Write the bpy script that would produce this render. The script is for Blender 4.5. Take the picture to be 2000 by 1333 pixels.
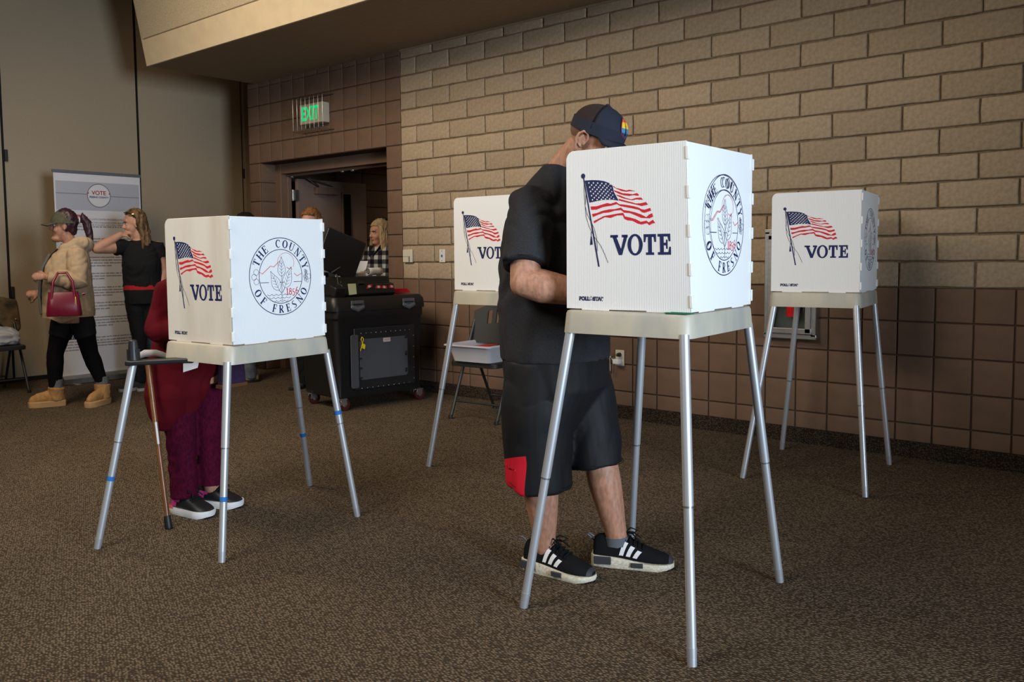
import bpy, bmesh, math, random
from mathutils import Vector, Matrix, noise
PI = math.pi
rnd = random.Random(7)
sc = bpy.context.scene
COL = sc.collection
for o in list(bpy.data.objects): bpy.data.objects.remove(o, do_unlink=True)

# ------------------------------------------------------------------ camera
def cam_axes(yaw, pitch, roll):
    f = Vector((math.sin(yaw)*math.cos(pitch), math.cos(yaw)*math.cos(pitch), math.sin(pitch)))
    r = Vector((math.cos(yaw), -math.sin(yaw), 0)); u = r.cross(f)
    c, s = math.cos(roll), math.sin(roll)
    return c*r + s*u, -s*r + c*u, f
R_, U_, F_ = cam_axes(math.radians(-40.3906), math.radians(-4.0432), math.radians(-0.5176))
cd = bpy.data.cameras.new('camera'); cam = bpy.data.objects.new('camera', cd); COL.objects.link(cam)
cd.sensor_width = 36; cd.lens = 1666.42/2000*36; cd.shift_x = 28.6/2000; cd.shift_y = -50.5/2000
cd.clip_start = 0.05; cd.clip_end = 100
M = Matrix((R_, U_, -F_)).transposed().to_4x4(); M.translation = (5.7389, -5.4190, 1.2293)
cam.matrix_world = M
sc.camera = cam

# ------------------------------------------------------------------ world, lights, exposure
w = bpy.data.worlds.new('world'); sc.world = w; w.use_nodes = True
w.node_tree.nodes['Background'].inputs[0].default_value = (0.05, 0.045, 0.04, 1)
w.node_tree.nodes['Background'].inputs[1].default_value = 0.3
def area(name, loc, target, sx, sy, power, col, spread=180):
    l = bpy.data.lights.new(name, 'AREA'); l.shape = 'RECTANGLE'; l.size = sx; l.size_y = sy
    l.energy = power; l.color = col; l.spread = math.radians(spread)
    o = bpy.data.objects.new(name, l); COL.objects.link(o); o.location = loc
    o.rotation_euler = (Vector(target)-Vector(loc)).to_track_quat('-Z', 'Y').to_euler()
    return o
area('window_daylight', (10.3, -4.7, 1.75), (3.0, -3.2, 1.2), 1.9, 2.2, 90, (0.70, 0.84, 1.0), 62)
area('overhead_lamp', (0.0, -3.9, 3.9), (0.6, -1.6, 0.9), 2.0, 1.2, 84, (1.0, 0.83, 0.62), 150)
area('overhead_lamp', (2.4, -5.2, 5.2), (1.9, -3.2, 0.4), 2.4, 1.2, 40, (1.0, 0.84, 0.64), 140)
area('overhead_lamp', (3.0, -6.6, 3.7), (2.9, -3.0, 0.9), 1.8, 1.2, 46, (1.0, 0.92, 0.80), 105)  # added fill, not a known fitting: brightens the front booth's camera-facing side
area('corridor_fill', (-0.9, 2.6, 2.62), (-0.9, 2.6, 0), 0.6, 1.2, 9, (1.0, 0.82, 0.62), 160)  # added fill light, no fitting seen: lifts the dark doorway and door leaf
sc.view_settings.view_transform = 'Standard'; sc.view_settings.look = 'None'
sc.view_settings.gamma = 1; sc.view_settings.use_curve_mapping = False
sc.view_settings.exposure = -0.10

# ------------------------------------------------------------------ materials
MATS = {}
def nd(nt, typ, **kw):
    n = nt.nodes.new(typ)
    for k, v in kw.items(): setattr(n, k, v)
    return n
def base(name, col, rough=0.6, metal=0.0, spec=0.3):
    m = bpy.data.materials.new(name); m.use_nodes = True
    b = m.node_tree.nodes['Principled BSDF']
    b.inputs['Base Color'].default_value = (*col, 1); b.inputs['Roughness'].default_value = rough
    b.inputs['Metallic'].default_value = metal; b.inputs['Specular IOR Level'].default_value = spec
    MATS[name] = m
    return m, m.node_tree, b
def mat(name, col, rough=0.6, metal=0.0, spec=0.3, var=0.0, vs=8.0, bump=0.0, bs=60.0, bd=0.002, stretch=(1, 1, 1), col2=None, rand=0.0):
    """plain surface with noise tone variation and noise relief"""
    if name in MATS: return MATS[name]
    m, nt, b = base(name, col, rough, metal, spec)
    tc = nd(nt, 'ShaderNodeTexCoord'); mp = nd(nt, 'ShaderNodeMapping'); mp.inputs['Scale'].default_value = stretch
    nt.links.new(tc.outputs['Object'], mp.inputs['Vector'])
    src = None
    if var > 0:
        n = nd(nt, 'ShaderNodeTexNoise'); n.inputs['Scale'].default_value = vs; n.inputs['Detail'].default_value = 5
        nt.links.new(mp.outputs[0], n.inputs['Vector'])
        rp = nd(nt, 'ShaderNodeValToRGB')
        c2 = col2 or tuple(c*(1-var) for c in col); c1 = col if col2 else tuple(min(1, c*(1+var*0.5)) for c in col)
        rp.color_ramp.elements[0].color = (*c2, 1); rp.color_ramp.elements[1].color = (*c1, 1)
        rp.color_ramp.elements[0].position = 0.33; rp.color_ramp.elements[1].position = 0.62
        nt.links.new(n.outputs['Fac'], rp.inputs[0]); src = rp.outputs[0]
    if rand > 0:
        oi = nd(nt, 'ShaderNodeObjectInfo'); mr = nd(nt, 'ShaderNodeMapRange')
        mr.inputs['To Min'].default_value = 1-rand; mr.inputs['To Max'].default_value = 1+rand*0.6
        nt.links.new(oi.outputs['Random'], mr.inputs[0])
        hs = nd(nt, 'ShaderNodeHueSaturation'); nt.links.new(mr.outputs[0], hs.inputs['Value'])
        if src: nt.links.new(src, hs.inputs['Color'])
        else: hs.inputs['Color'].default_value = (*col, 1)
        src = hs.outputs[0]
    if src: nt.links.new(src, b.inputs['Base Color'])
    if bump > 0:
        n = nd(nt, 'ShaderNodeTexNoise'); n.inputs['Scale'].default_value = bs; n.inputs['Detail'].default_value = 4
        nt.links.new(mp.outputs[0], n.inputs['Vector'])
        bp = nd(nt, 'ShaderNodeBump'); bp.inputs['Strength'].default_value = bump; bp.inputs['Distance'].default_value = bd
        nt.links.new(n.outputs['Fac'], bp.inputs['Height']); nt.links.new(bp.outputs[0], b.inputs['Normal'])
    return m
def emit(name, col, strength):
    m, nt, b = base(name, col, 0.5)
    b.inputs['Emission Color'].default_value = (*col, 1); b.inputs['Emission Strength'].default_value = strength
    return m
def carpet(name, c1, c2, sc_=62.0, rot=0.5):
    m, nt, b = base(name, c1, 0.95, 0, 0.1)
    tc = nd(nt, 'ShaderNodeTexCoord'); mp = nd(nt, 'ShaderNodeMapping'); mp.inputs['Rotation'].default_value = (0, 0, rot)
    mp.inputs['Scale'].default_value = (1, 1.25, 1)
    nt.links.new(tc.outputs['Object'], mp.inputs['Vector'])
    v = nd(nt, 'ShaderNodeTexVoronoi'); v.inputs['Scale'].default_value = sc_; v.inputs['Randomness'].default_value = 0.62
    nt.links.new(mp.outputs[0], v.inputs['Vector'])
    rp = nd(nt, 'ShaderNodeValToRGB'); e = rp.color_ramp.elements
    e[0].position = 0.12; e[0].color = (*c1, 1); e[1].position = 0.62; e[1].color = (*c2, 1)
    nt.links.new(v.outputs['Distance'], rp.inputs[0])
    n = nd(nt, 'ShaderNodeTexNoise'); n.inputs['Scale'].default_value = 1.3; n.inputs['Detail'].default_value = 6
    nt.links.new(tc.outputs['Object'], n.inputs['Vector'])
    n2 = nd(nt, 'ShaderNodeTexNoise'); n2.inputs['Scale'].default_value = 210; n2.inputs['Detail'].default_value = 2
    nt.links.new(tc.outputs['Object'], n2.inputs['Vector'])
    ad = nd(nt, 'ShaderNodeMath', operation='MULTIPLY_ADD'); ad.inputs[1].default_value = 0.7; ad.inputs[2].default_value = 0.30
    nt.links.new(n.outputs['Fac'], ad.inputs[0])
    ad2 = nd(nt, 'ShaderNodeMath', operation='MULTIPLY_ADD'); ad2.inputs[1].default_value = 0.9; nt.links.new(n2.outputs['Fac'], ad2.inputs[0]); nt.links.new(ad.outputs[0], ad2.inputs[2])
    hs = nd(nt, 'ShaderNodeHueSaturation'); nt.links.new(rp.outputs[0], hs.inputs['Color']); nt.links.new(ad2.outputs[0], hs.inputs['Value'])
    nt.links.new(hs.outputs[0], b.inputs['Base Color'])
    iv = nd(nt, 'ShaderNodeMath', operation='SUBTRACT'); iv.inputs[0].default_value = 1; nt.links.new(v.outputs['Distance'], iv.inputs[1])
    bp = nd(nt, 'ShaderNodeBump'); bp.inputs['Strength'].default_value = 1; bp.inputs['Distance'].default_value = 0.008
    nt.links.new(iv.outputs[0], bp.inputs['Height']); nt.links.new(bp.outputs[0], b.inputs['Normal'])
    return m
def wavebump(m, scale, dist, axis='X', tint=0.0, rot=(0, 0, 0)):
    """fluting / ribbing: fine straight relief added to an existing material"""
    nt = m.node_tree; b = nt.nodes['Principled BSDF']
    tc = nd(nt, 'ShaderNodeTexCoord'); mp = nd(nt, 'ShaderNodeMapping'); mp.inputs['Rotation'].default_value = rot
    nt.links.new(tc.outputs['Object'], mp.inputs['Vector'])
    wv = nd(nt, 'ShaderNodeTexWave', bands_direction=axis); wv.inputs['Scale'].default_value = scale
    nt.links.new(mp.outputs[0], wv.inputs['Vector'])
    bp = nd(nt, 'ShaderNodeBump'); bp.inputs['Strength'].default_value = 1; bp.inputs['Distance'].default_value = dist
    nt.links.new(wv.outputs['Fac'], bp.inputs['Height']); nt.links.new(bp.outputs[0], b.inputs['Normal'])
    if tint:
        old = b.inputs['Base Color'].links[0].from_socket if b.inputs['Base Color'].links else None
        mx = nd(nt, 'ShaderNodeMix', data_type='RGBA', blend_type='MULTIPLY'); mx.inputs[0].default_value = 1
        mr = nd(nt, 'ShaderNodeMapRange'); mr.inputs['To Min'].default_value = 1-tint; nt.links.new(wv.outputs['Fac'], mr.inputs[0])
        nt.links.new(mr.outputs[0], mx.inputs[7])
        if old: nt.links.new(old, mx.inputs[6])
        else: mx.inputs[6].default_value = b.inputs['Base Color'].default_value
        nt.links.new(mx.outputs[2], b.inputs['Base Color'])
    return m

# ------------------------------------------------------------------ mesh helpers
def frame(t, up=(0, 0, 1)):
    t = Vector(t).normalized(); u = Vector(up)
    if abs(t.dot(u)) > 0.97: u = Vector((1, 0, 0))
    a = u.cross(t).normalized(); b = t.cross(a)
    return a, b, t
class G:
    def __init__(s): s.bm = bmesh.new(); s.mi = 0
    def face(s, vs):
        try:
            f = s.bm.faces.new(vs); f.material_index = s.mi; return f
        except ValueError: return None
    def poly(s, pts): return s.face([s.bm.verts.new(p) for p in pts])
    def rings(s, rings, cap=True, closed=True):
        V = [[s.bm.verts.new(p) for p in r] for r in rings]
        for A, B in zip(V, V[1:]):
            n = len(A)
            for i in range(n if closed else n-1):
                j = (i+1) % n; s.face((A[i], A[j], B[j], B[i]))
        if cap: s.face(list(reversed(V[0]))); s.face(V[-1])
        return V
    def box(s, c, size, rot=None, taper=1.0):
        x, y, z = (d/2 for d in size); c = Vector(c); Rm = rot or Matrix.Identity(3)
        P = [c + Rm @ Vector(p) for p in ((-x, -y, -z), (x, -y, -z), (x, y, -z), (-x, y, -z), (-x*taper, -y*taper, z), (x*taper, -y*taper, z), (x*taper, y*taper, z), (-x*taper, y*taper, z))]
        v = [s.bm.verts.new(p) for p in P]
        for q in ((3, 2, 1, 0), (4, 5, 6, 7), (0, 1, 5, 4), (1, 2, 6, 5), (2, 3, 7, 6), (3, 0, 4, 7)): s.face([v[i] for i in q])
    def tube(s, pts, rad, n=12, caps='flat', ell=1.0, up=(0, 0, 1), closed=False):
        pts = [Vector(p) for p in pts]
        if not hasattr(rad, '__len__'): rad = [rad]*len(pts)
        rad = list(rad)
        if caps == 'round':
            d0 = (pts[0]-pts[1]).normalized(); d1 = (pts[-1]-pts[-2]).normalized()
            for k in (0.6, 0.95):
                pts.insert(0, pts[0] + d0*rad[0]*0.0) if False else None
            P0 = [(pts[0]+d0*rad[0]*a, rad[0]*b) for a, b in ((0.95, 0.28), (0.75, 0.66), (0.4, 0.92))]
            P1 = [(pts[-1]+d1*rad[-1]*a, rad[-1]*b) for a, b in ((0.4, 0.92), (0.75, 0.66), (0.95, 0.28))]
            pts = [p for p, _ in P0]+pts+[p for p, _ in P1]; rad = [r for _, r in P0]+rad+[r for _, r in P1]
        rs = []; a = None; N = len(pts)
        for i, p in enumerate(pts):
            t = (pts[(i+1) % N]-pts[i-1]) if closed else (pts[min(i+1, N-1)]-pts[max(i-1, 0)])
            if a is None: a, b, t = frame(t, up)
            else:
                t = t.normalized(); a = (a - t*a.dot(t)).normalized(); b = t.cross(a)
            rs.append([p + a*math.cos(2*PI*k/n)*rad[i] + b*math.sin(2*PI*k/n)*rad[i]*ell for k in range(n)])
        if closed: rs.append(rs[0]); s.rings(rs, cap=False); bmesh.ops.remove_doubles(s.bm, verts=s.bm.verts, dist=1e-5)
        else: s.rings(rs)
    def hst(s, rows, n=24, e=2.3):
        """stack of horizontal superellipse rings: (z, x, y, half_x, half_y)"""
        rs = []
        for z, x, y, a, b in rows:
            r = []
            for k in range(n):
                t = 2*PI*k/n; c, q = math.cos(t), math.sin(t)
                r.append((x+a*math.copysign(abs(c)**(2/e), c), y+b*math.copysign(abs(q)**(2/e), q), z))
            rs.append(r)
        s.rings(rs)
    def ell(s, c, r, M=None, u=16, v=10):
        Mt = (M or Matrix.Identity(4)) @ Matrix.Translation(c) @ Matrix.Diagonal((r[0], r[1], r[2], 1))
        d = bmesh.ops.create_uvsphere(s.bm, u_segments=u, v_segments=v, radius=1, matrix=Mt)
        for vv in d['verts']:
            for f in vv.link_faces: f.material_index = s.mi
    def lathe(s, prof, c=(0, 0, 0), ax=(0, 0, 1), n=20, cap=True):
        a, b, t = frame(ax); c = Vector(c)
        s.rings([[c + t*h + a*math.cos(2*PI*k/n)*r + b*math.sin(2*PI*k/n)*r for k in range(n)] for r, h in prof], cap=cap)
    def prism(s, outline, h, Mx):
        """outline in local xy extruded by h along local z, placed by matrix Mx"""
        A = [Mx @ Vector((x, y, 0)) for x, y in outline]; B = [Mx @ Vector((x, y, h)) for x, y in outline]
        s.rings([A, B])
    def build(s, name, m, parent=None, smooth=0, bevel=0, seg=2, sub=0, mods=()):
        bmesh.ops.recalc_face_normals(s.bm, faces=s.bm.faces)
        me = bpy.data.meshes.new(name); s.bm.to_mesh(me); s.bm.free()
        return link(name, me, m, parent, smooth, bevel, seg, sub)
def link(name, me, m, parent=None, smooth=0, bevel=0, seg=2, sub=0):
    for x in (m if isinstance(m, (list, tuple)) else [m]): me.materials.append(x)
    if smooth:
        me.polygons.foreach_set('use_smooth', [True]*len(me.polygons))
        if smooth < 180: me.set_sharp_from_angle(angle=math.radians(smooth))
    o = bpy.data.objects.new(name, me); COL.objects.link(o)
    if parent: o.parent = parent
    if bevel:
        b = o.modifiers.new('bevel', 'BEVEL'); b.width = bevel; b.segments = seg; b.limit_method = 'ANGLE'; b.angle_limit = math.radians(35)
        b.harden_normals = False
        me.polygons.foreach_set('use_smooth', [True]*len(me.polygons)); me.set_sharp_from_angle(angle=math.radians(50))
    if sub:
        q = o.modifiers.new('sub', 'SUBSURF'); q.levels = sub; q.render_levels = sub
    return o
def remesh(g, name, m, parent, vox=0.008, it=6, fold=0.0, ff=(9, 9, 5), seed=0.0, post=None):
    """union all closed pieces into one continuous skin, smooth it, add cloth folds"""
    bmesh.ops.recalc_face_normals(g.bm, faces=g.bm.faces)
    me = bpy.data.meshes.new(name+'_raw'); g.bm.to_mesh(me); g.bm.free()
    t = bpy.data.objects.new('tmp', me); COL.objects.link(t)
    r = t.modifiers.new('r', 'REMESH'); r.mode = 'VOXEL'; r.voxel_size = vox; r.use_smooth_shade = True
    if it:
        q = t.modifiers.new('s', 'SMOOTH'); q.factor = 0.5; q.iterations = it
    dg = bpy.context.evaluated_depsgraph_get(); dg.update()
    nm = bpy.data.meshes.new_from_object(t.evaluated_get(dg)); nm.name = name
    bpy.data.objects.remove(t); bpy.data.meshes.remove(me)
    if fold or post:
        ns = [v.normal.copy() for v in nm.vertices]
        for v, n in zip(nm.vertices, ns):
            if fold:
                p = Vector((v.co.x*ff[0], v.co.y*ff[1], v.co.z*ff[2]+seed))
                k = noise.noise(p + 1.7*noise.noise_vector(p*0.6))
                v.co += n*fold*(abs(k)*2-0.6)
            if post: v.co = post(v.co, n)
    nm.materials.clear()
    return link(name, nm, m, parent, smooth=180)
def thing(name, label, cat, loc=(0, 0, 0), rz=0.0, group=None):
    o = bpy.data.objects.new(name, None); COL.objects.link(o); o.location = loc; o.rotation_euler = (0, 0, rz)
    o.empty_display_size = 0.1
    return tag(o, label, cat, group)
def tag(o, label, cat, group=None):
    o['label'] = label; o['category'] = cat
    if group: o['group'] = group
    return o
def struct(o): o['kind'] = 'structure'; return o
def sroot(name):
    o = bpy.data.objects.new(name, None); COL.objects.link(o); return struct(o)
def dup(o, parent=None):
    c = o.copy(); COL.objects.link(c); c.parent = parent
    for ch in list(o.children): dup(ch, c)
    return c
def text(body, size, Mx, name, m, parent, align='CENTER', off=0.0, thick=0.0):
    cu = bpy.data.curves.new('t', 'FONT'); cu.body = body; cu.size = size; cu.align_x = align; cu.align_y = 'CENTER'; cu.offset = off; cu.extrude = thick
    t = bpy.data.objects.new('t', cu); COL.objects.link(t)
    dg = bpy.context.evaluated_depsgraph_get(); dg.update()
    me = bpy.data.meshes.new_from_object(t.evaluated_get(dg)); bpy.data.objects.remove(t)
    me.transform(Mx); me.materials.clear()
    return link(name, me, m, parent)
def text_into(g, body, size, Mx, off=0.0, align='CENTER'):
    cu = bpy.data.curves.new('t', 'FONT'); cu.body = body; cu.size = size; cu.align_x = align; cu.align_y = 'CENTER'; cu.offset = off
    t = bpy.data.objects.new('t', cu); COL.objects.link(t)
    dg = bpy.context.evaluated_depsgraph_get(); dg.update()
    me = bpy.data.meshes.new_from_object(t.evaluated_get(dg)); bpy.data.objects.remove(t)
    me.transform(Mx); n0 = len(g.bm.faces); g.bm.from_mesh(me); g.bm.faces.ensure_lookup_table()
    for f in g.bm.faces[n0:]: f.material_index = g.mi
    bpy.data.meshes.remove(me)
def plane_m(o, u, v):
    """matrix whose local x, y run along u, v from origin o (z outward)"""
    u = Vector(u).normalized(); v = Vector(v).normalized(); n = u.cross(v)
    m = Matrix((u, v, n)).transposed().to_4x4(); m.translation = o
    return m
# ================================================================== SETTING
BK = 0.2032; TC = 0.1524; ZB = 1.016; CEIL = 3.08
m_tan = mat('tan_block', (0.395, 0.305, 0.208), 0.92, spec=0.12, var=0.14, vs=46, bump=0.6, bs=130, bd=0.003, rand=0.10)
m_mortar = mat('mortar', (0.20, 0.145, 0.09), 0.95, spec=0.1, var=0.25, vs=40, bump=0.5, bs=200, bd=0.003)
m_brown = mat('brown_painted_block', (0.170, 0.104, 0.068), 0.75, spec=0.25, var=0.10, vs=9, bump=0.35, bs=170, bd=0.002, rand=0.05)
m_joint = mat('brown_joint', (0.085, 0.052, 0.034), 0.9, spec=0.1)
m_carpet = carpet('carpet', (0.225, 0.168, 0.113), (0.048, 0.035, 0.023), 88.0)
m_base = carpet('carpet_base', (0.085, 0.06, 0.04), (0.02, 0.014, 0.01), 90, 0)
m_part = mat('partition_fabric', (0.40, 0.315, 0.215), 0.95, spec=0.05, var=0.08, vs=120, bump=0.4, bs=420, bd=0.001)
m_black = mat('black_gap', (0.008, 0.008, 0.008), 0.8)
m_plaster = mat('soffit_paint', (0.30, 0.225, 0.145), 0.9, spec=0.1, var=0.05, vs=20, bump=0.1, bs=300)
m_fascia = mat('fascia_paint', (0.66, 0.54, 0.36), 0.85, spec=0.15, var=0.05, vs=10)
m_acoustic = mat('acoustic_panel', (0.56, 0.46, 0.31), 0.97, spec=0.05, var=0.18, vs=110, bump=0.8, bs=150, bd=0.006)
m_frame = mat('door_frame_paint', (0.17, 0.105, 0.07), 0.5, spec=0.4, var=0.06, vs=6)
m_door = mat('door_paint', (0.20, 0.135, 0.11), 0.55, spec=0.35, var=0.08, vs=4)
m_steel = mat('brushed_steel', (0.55, 0.55, 0.54), 0.35, metal=1.0, var=0.1, vs=40)
m_dark = mat('dark_steel', (0.05, 0.045, 0.04), 0.5, metal=0.6)
m_off = mat('plain_wall', (0.30, 0.24, 0.175), 0.9, spec=0.1, var=0.05)

# floor: room and corridor in one carpet
g = G(); g.poly([(-6, -12, 0), (12, -12, 0), (12, 6, 0), (-6, 6, 0)]); struct(g.build('floor', m_carpet))

def block_mesh(name, wd, ht, jit, bev, seed, dep=0.09):
    """one masonry unit: uneven outline, softened arris, proud of the joint"""
    r = random.Random(seed); n = 5; pts = []
    x0, x1, z0, z1 = -wd/2, wd/2, -ht/2, ht/2
    for i in range(n): pts.append((x0+(x1-x0)*i/n, z0))
    pts += [(x1, z0), (x1, (z0+z1)/2)]
    for i in range(n): pts.append((x1+(x0-x1)*i/n, z1))
    pts += [(x0, z1), (x0, (z0+z1)/2)]
    pts = [(x+r.uniform(-1, 1)*jit, z+r.uniform(-1, 1)*jit) for x, z in pts]
    cr = 0.012 if jit > 0.001 else 0.004
    def inset(p, d): return (p[0]*(1-d/(wd/2)), p[1]*(1-d/(ht/2)))
    def ringy(d, y): return [(*[inset(p, d)[0]], y, inset(p, d)[1]) for p in pts]
    gg = G(); gg.rings([ringy(0, dep), ringy(0, bev), ringy(bev*0.45, bev*0.25), ringy(bev*1.3, 0)], cap=False)
    gg.poly(ringy(bev*1.3, 0)); bmesh.ops.remove_doubles(gg.bm, verts=gg.bm.verts, dist=1e-6)
    bmesh.ops.recalc_face_normals(gg.bm, faces=gg.bm.faces)
    me = bpy.data.meshes.new(name); gg.bm.to_mesh(me); gg.bm.free()
    me.polygons.foreach_set('use_smooth', [True]*len(me.polygons)); me.set_sharp_from_angle(angle=math.radians(55))
    return me
def put(me, name, m, parent, loc, rz=0):
    if not me.materials: me.materials.append(m)
    o = bpy.data.objects.new(name, me); COL.objects.link(o); o.parent = parent; o.location = loc; o.rotation_euler = (0, 0, rz)
    return o
PROUD = -0.008
UMAX = 27
full = [block_mesh('block', 2*BK-0.011, TC-0.011, 0.0030, 0.007, i) for i in range(7)]
half = [block_mesh('block', BK-0.011, TC-0.011, 0.0026, 0.007, 50+i) for i in range(3)]
topf = [block_mesh('block', 2*BK-0.011, 0.095, 0.0026, 0.007, 70+i) for i in range(2)]
toph = [block_mesh('block', BK-0.011, 0.095, 0.0026, 0.007, 80)]
# upper wall of tan rough block
wb = sroot('wall_back')
g = G(); g.box((UMAX*BK/2+3, 0.105, (ZB+3.2)/2+0.0), (UMAX*BK+6, 0.2, 3.2-ZB)); 
bmesh.ops.translate(g.bm, verts=g.bm.verts, vec=(-3, 0, 0)) if False else None
g.bm.free(); g = G(); g.box((6.0, 0.105, (ZB+3.3)/2), (12.0, 0.2, 3.3-ZB)); struct(g.build('mortar_bed', m_mortar, wb))
for k in range(14):
    top = (k == 13); F_m, H_m = (topf, toph) if top else (full, half)
    zc = ZB+TC*k+(0.05 if top else TC/2)
    if k % 2 == 0: us = [(0, 1)]+[(u, 2) for u in range(1, UMAX, 2)]
    else: us = [(u, 2) for u in range(0, UMAX, 2)]
    for u, n in us:
        me = rnd.choice(F_m if n == 2 else H_m)
        put(me, 'block', m_tan, wb, ((u+n/2)*BK, PROUD+rnd.uniform(-0.0018, 0.0018), zc))
# lower band of smooth scored brown block
wl_ = sroot('wall_lower')
g = G(); g.box((6.0, 0.105, ZB/2), (12.0, 0.2, ZB)); struct(g.build('joint_bed', m_joint, wl_))
sq = [block_mesh('block', BK-0.009, BK-0.009, 0.0006, 0.004, 100+i) for i in range(3)]
sqh = [block_mesh('block', BK-0.009, BK/2+0.0, 0.0006, 0.004, 110)]
for k in range(5):
    for u in range(0, UMAX):
        if k == 0: put(sqh[0], 'block', m_brown, wl_, ((u+.5)*BK, -0.005, 0.75*BK-0.004))
        else: put(rnd.choice(sq), 'block', m_brown, wl_, ((u+.5)*BK, -0.005, (k+.5)*BK))
g = G(); g.prism([(0, 0), (12, 0), (12, 0.1), (0, 0.1)], 0.012, plane_m((0, -0.006, 0), (1, 0, 0), (0, 0, 1))); struct(g.build('baseboard_back', m_base))
# entrance wall, brown painted, around the doorway (blocks narrower by 3 % as measured)
BE = BK*0.985
we = sroot('wall_entrance')
g = G()
xL = -12*BE; oL = -11*BE; oR = -BE; zL = 11*BK
g.box(((xL+oL)/2, 0.105, 1.65), (oL-xL, 0.2, 3.3)); g.box((oR/2, 0.105, 1.65), (-oR, 0.2, 3.3)); g.box(((oL+oR)/2, 0.105, (zL+3.3)/2), (oR-oL, 0.2, 3.3-zL))
struct(g.build('joint_bed', m_joint, we))
sqe = [block_mesh('block', BE-0.008, BK-0.009, 0.0006, 0.004, 120+i) for i in range(3)]
sqt = [block_mesh('block', BE-0.008, 0.075, 0.0006, 0.004, 130)]
bl2 = [block_mesh('block', 2*BE-0.008, BK-0.009, 0.0006, 0.004, 140)]
for k in range(16):
    zc = (k+.5)*BK if k < 15 else 15*BK+0.015
    u = -12
    while u < 0:
        if k < 11 and -11 <= u < -1: u = -1
        if k == 15: put(sqt[0], 'block', m_brown, we, ((u+.5)*BE, -0.005, zc)); u += 1; continue
        if (k, u) in ((11, -8), (14, -7)): put(bl2[0], 'block', m_brown, we, ((u+1)*BE, -0.005, zc)); u += 2; continue
        put(rnd.choice(sqe), 'block', m_brown, we, ((u+.5)*BE, -0.005, zc)); u += 1
for k in range(11):      # reveal of the doorway, left jamb facing right
    put(rnd.choice(sqe), 'block', m_brown, we, (oL-0.004+0.009, 0.105, (k+.5)*BK), PI/2)
g = G(); g.box((xL+0.10, -0.006, 0.05), (0.2, 0.012, 0.1)); g.box((oR/2, -0.006, 0.05), (-oR, 0.012, 0.1)); struct(g.build('baseboard_entrance', m_base))

# doorway: steel frame, one leaf standing open into the corridor
dr = sroot('door_1')
g = G()
fy = 0.25
g.box((oL+0.05, fy, zL/2), (0.10, 0.13, zL)); g.box((oR-0.02, fy, zL/2), (0.05, 0.13, zL)); g.box(((oL+.10+oR-.045)/2, fy, zL-0.055), (oR-.045-oL-.10, 0.126, 0.11))
g.box((oL+0.115, fy+0.03, zL/2-0.05), (0.03, 0.05, zL-0.1)); g.box(((oL+.13+oR-.045)/2, fy+0.03, zL-0.1225), (oR-.045-oL-.13, 0.048, 0.025))
struct(g.build('door_frame', m_frame, dr, bevel=0.004))
hx = oL+0.15
lf = G(); lf.box((hx+0.022, fy+0.075+0.50, 1.05), (0.044, 0.98, 2.06)); leaf = struct(lf.build('door_leaf', m_door, dr, bevel=0.003))
g = G(); g.box((hx+0.05, 1.015, 1.60), (0.012, 0.135, 0.72)); g.build('window_frame', m_frame, leaf, bevel=0.003)
g = G(); g.box((hx+0.0585, 1.015, 1.60), (0.006, 0.10, 0.68)); g.build('window_pane', mat('dark_glass', (0.012, 0.011, 0.01), 0.08, spec=0.5), leaf)
g = G(); g.box((hx+0.07, 0.70, 1.96), (0.06, 0.30, 0.075)); g.build('door_closer', m_frame, leaf, bevel=0.006)
g = G(); g.tube([(hx+0.07, 0.60, 2.01), (hx+0.16, 0.385, 2.085)], 0.011, 8); g.tube([(hx+0.16, 0.385, 2.085), (hx+0.10, 0.78, 2.02)], 0.009, 8); g.build('closer_arm', m_steel, leaf, smooth=40)
for z in (1.90, 1.02, 0.25):
    g = G(); g.box((hx+0.004, 0.307, z), (0.052, 0.012, 0.115)); g.tube([(hx+0.012, 0.293, z-0.06), (hx+0.012, 0.293, z+0.06)], 0.009, 8); g.box((hx+0.05, 0.317, z), (0.012, 0.045, 0.115)); g.build('hinge', m_steel, leaf, smooth=40)
for x in (oL+0.17, oR-0.22, -1.18, -1.02):
    g = G(); g.ell((x, 0.285, zL-0.137), (0.022, 0.022, 0.016)); g.box((x+0.05, 0.285, zL-0.132), (0.07, 0.02, 0.01)); g.build('door_stop', m_steel, dr, smooth=40)
# corridor beyond the door
wc = sroot('wall_corridor')
g = G(); g.box((-2.40, 2.6, 1.5), (0.2, 4.6, 3.0)); g.box((1.1, 2.6, 1.5), (0.2, 4.6, 3.0)); g.box((-0.6, 4.9, 1.5), (3.6, 0.2, 3.0)); struct(g.build('joint_bed', m_joint, wc))
sqc = [block_mesh('block', 2*BK-0.008, BK-0.009, 0.0006, 0.004, 150)]
for k in range(13):
    for j in range(8): put(sqc[0], 'block', m_brown, wc, (-2.292, 1.30+j*0.4064, (k+.5)*BK), PI/2)
    for j in range(7): put(sqc[0], 'block', m_brown, wc, (-2.0+j*0.4064, 4.792, (k+.5)*BK))
g = G(); g.box((-0.6, 2.6, 2.72), (3.6, 4.6, 0.1)); struct(g.build('ceiling_corridor', m_plaster))

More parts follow.
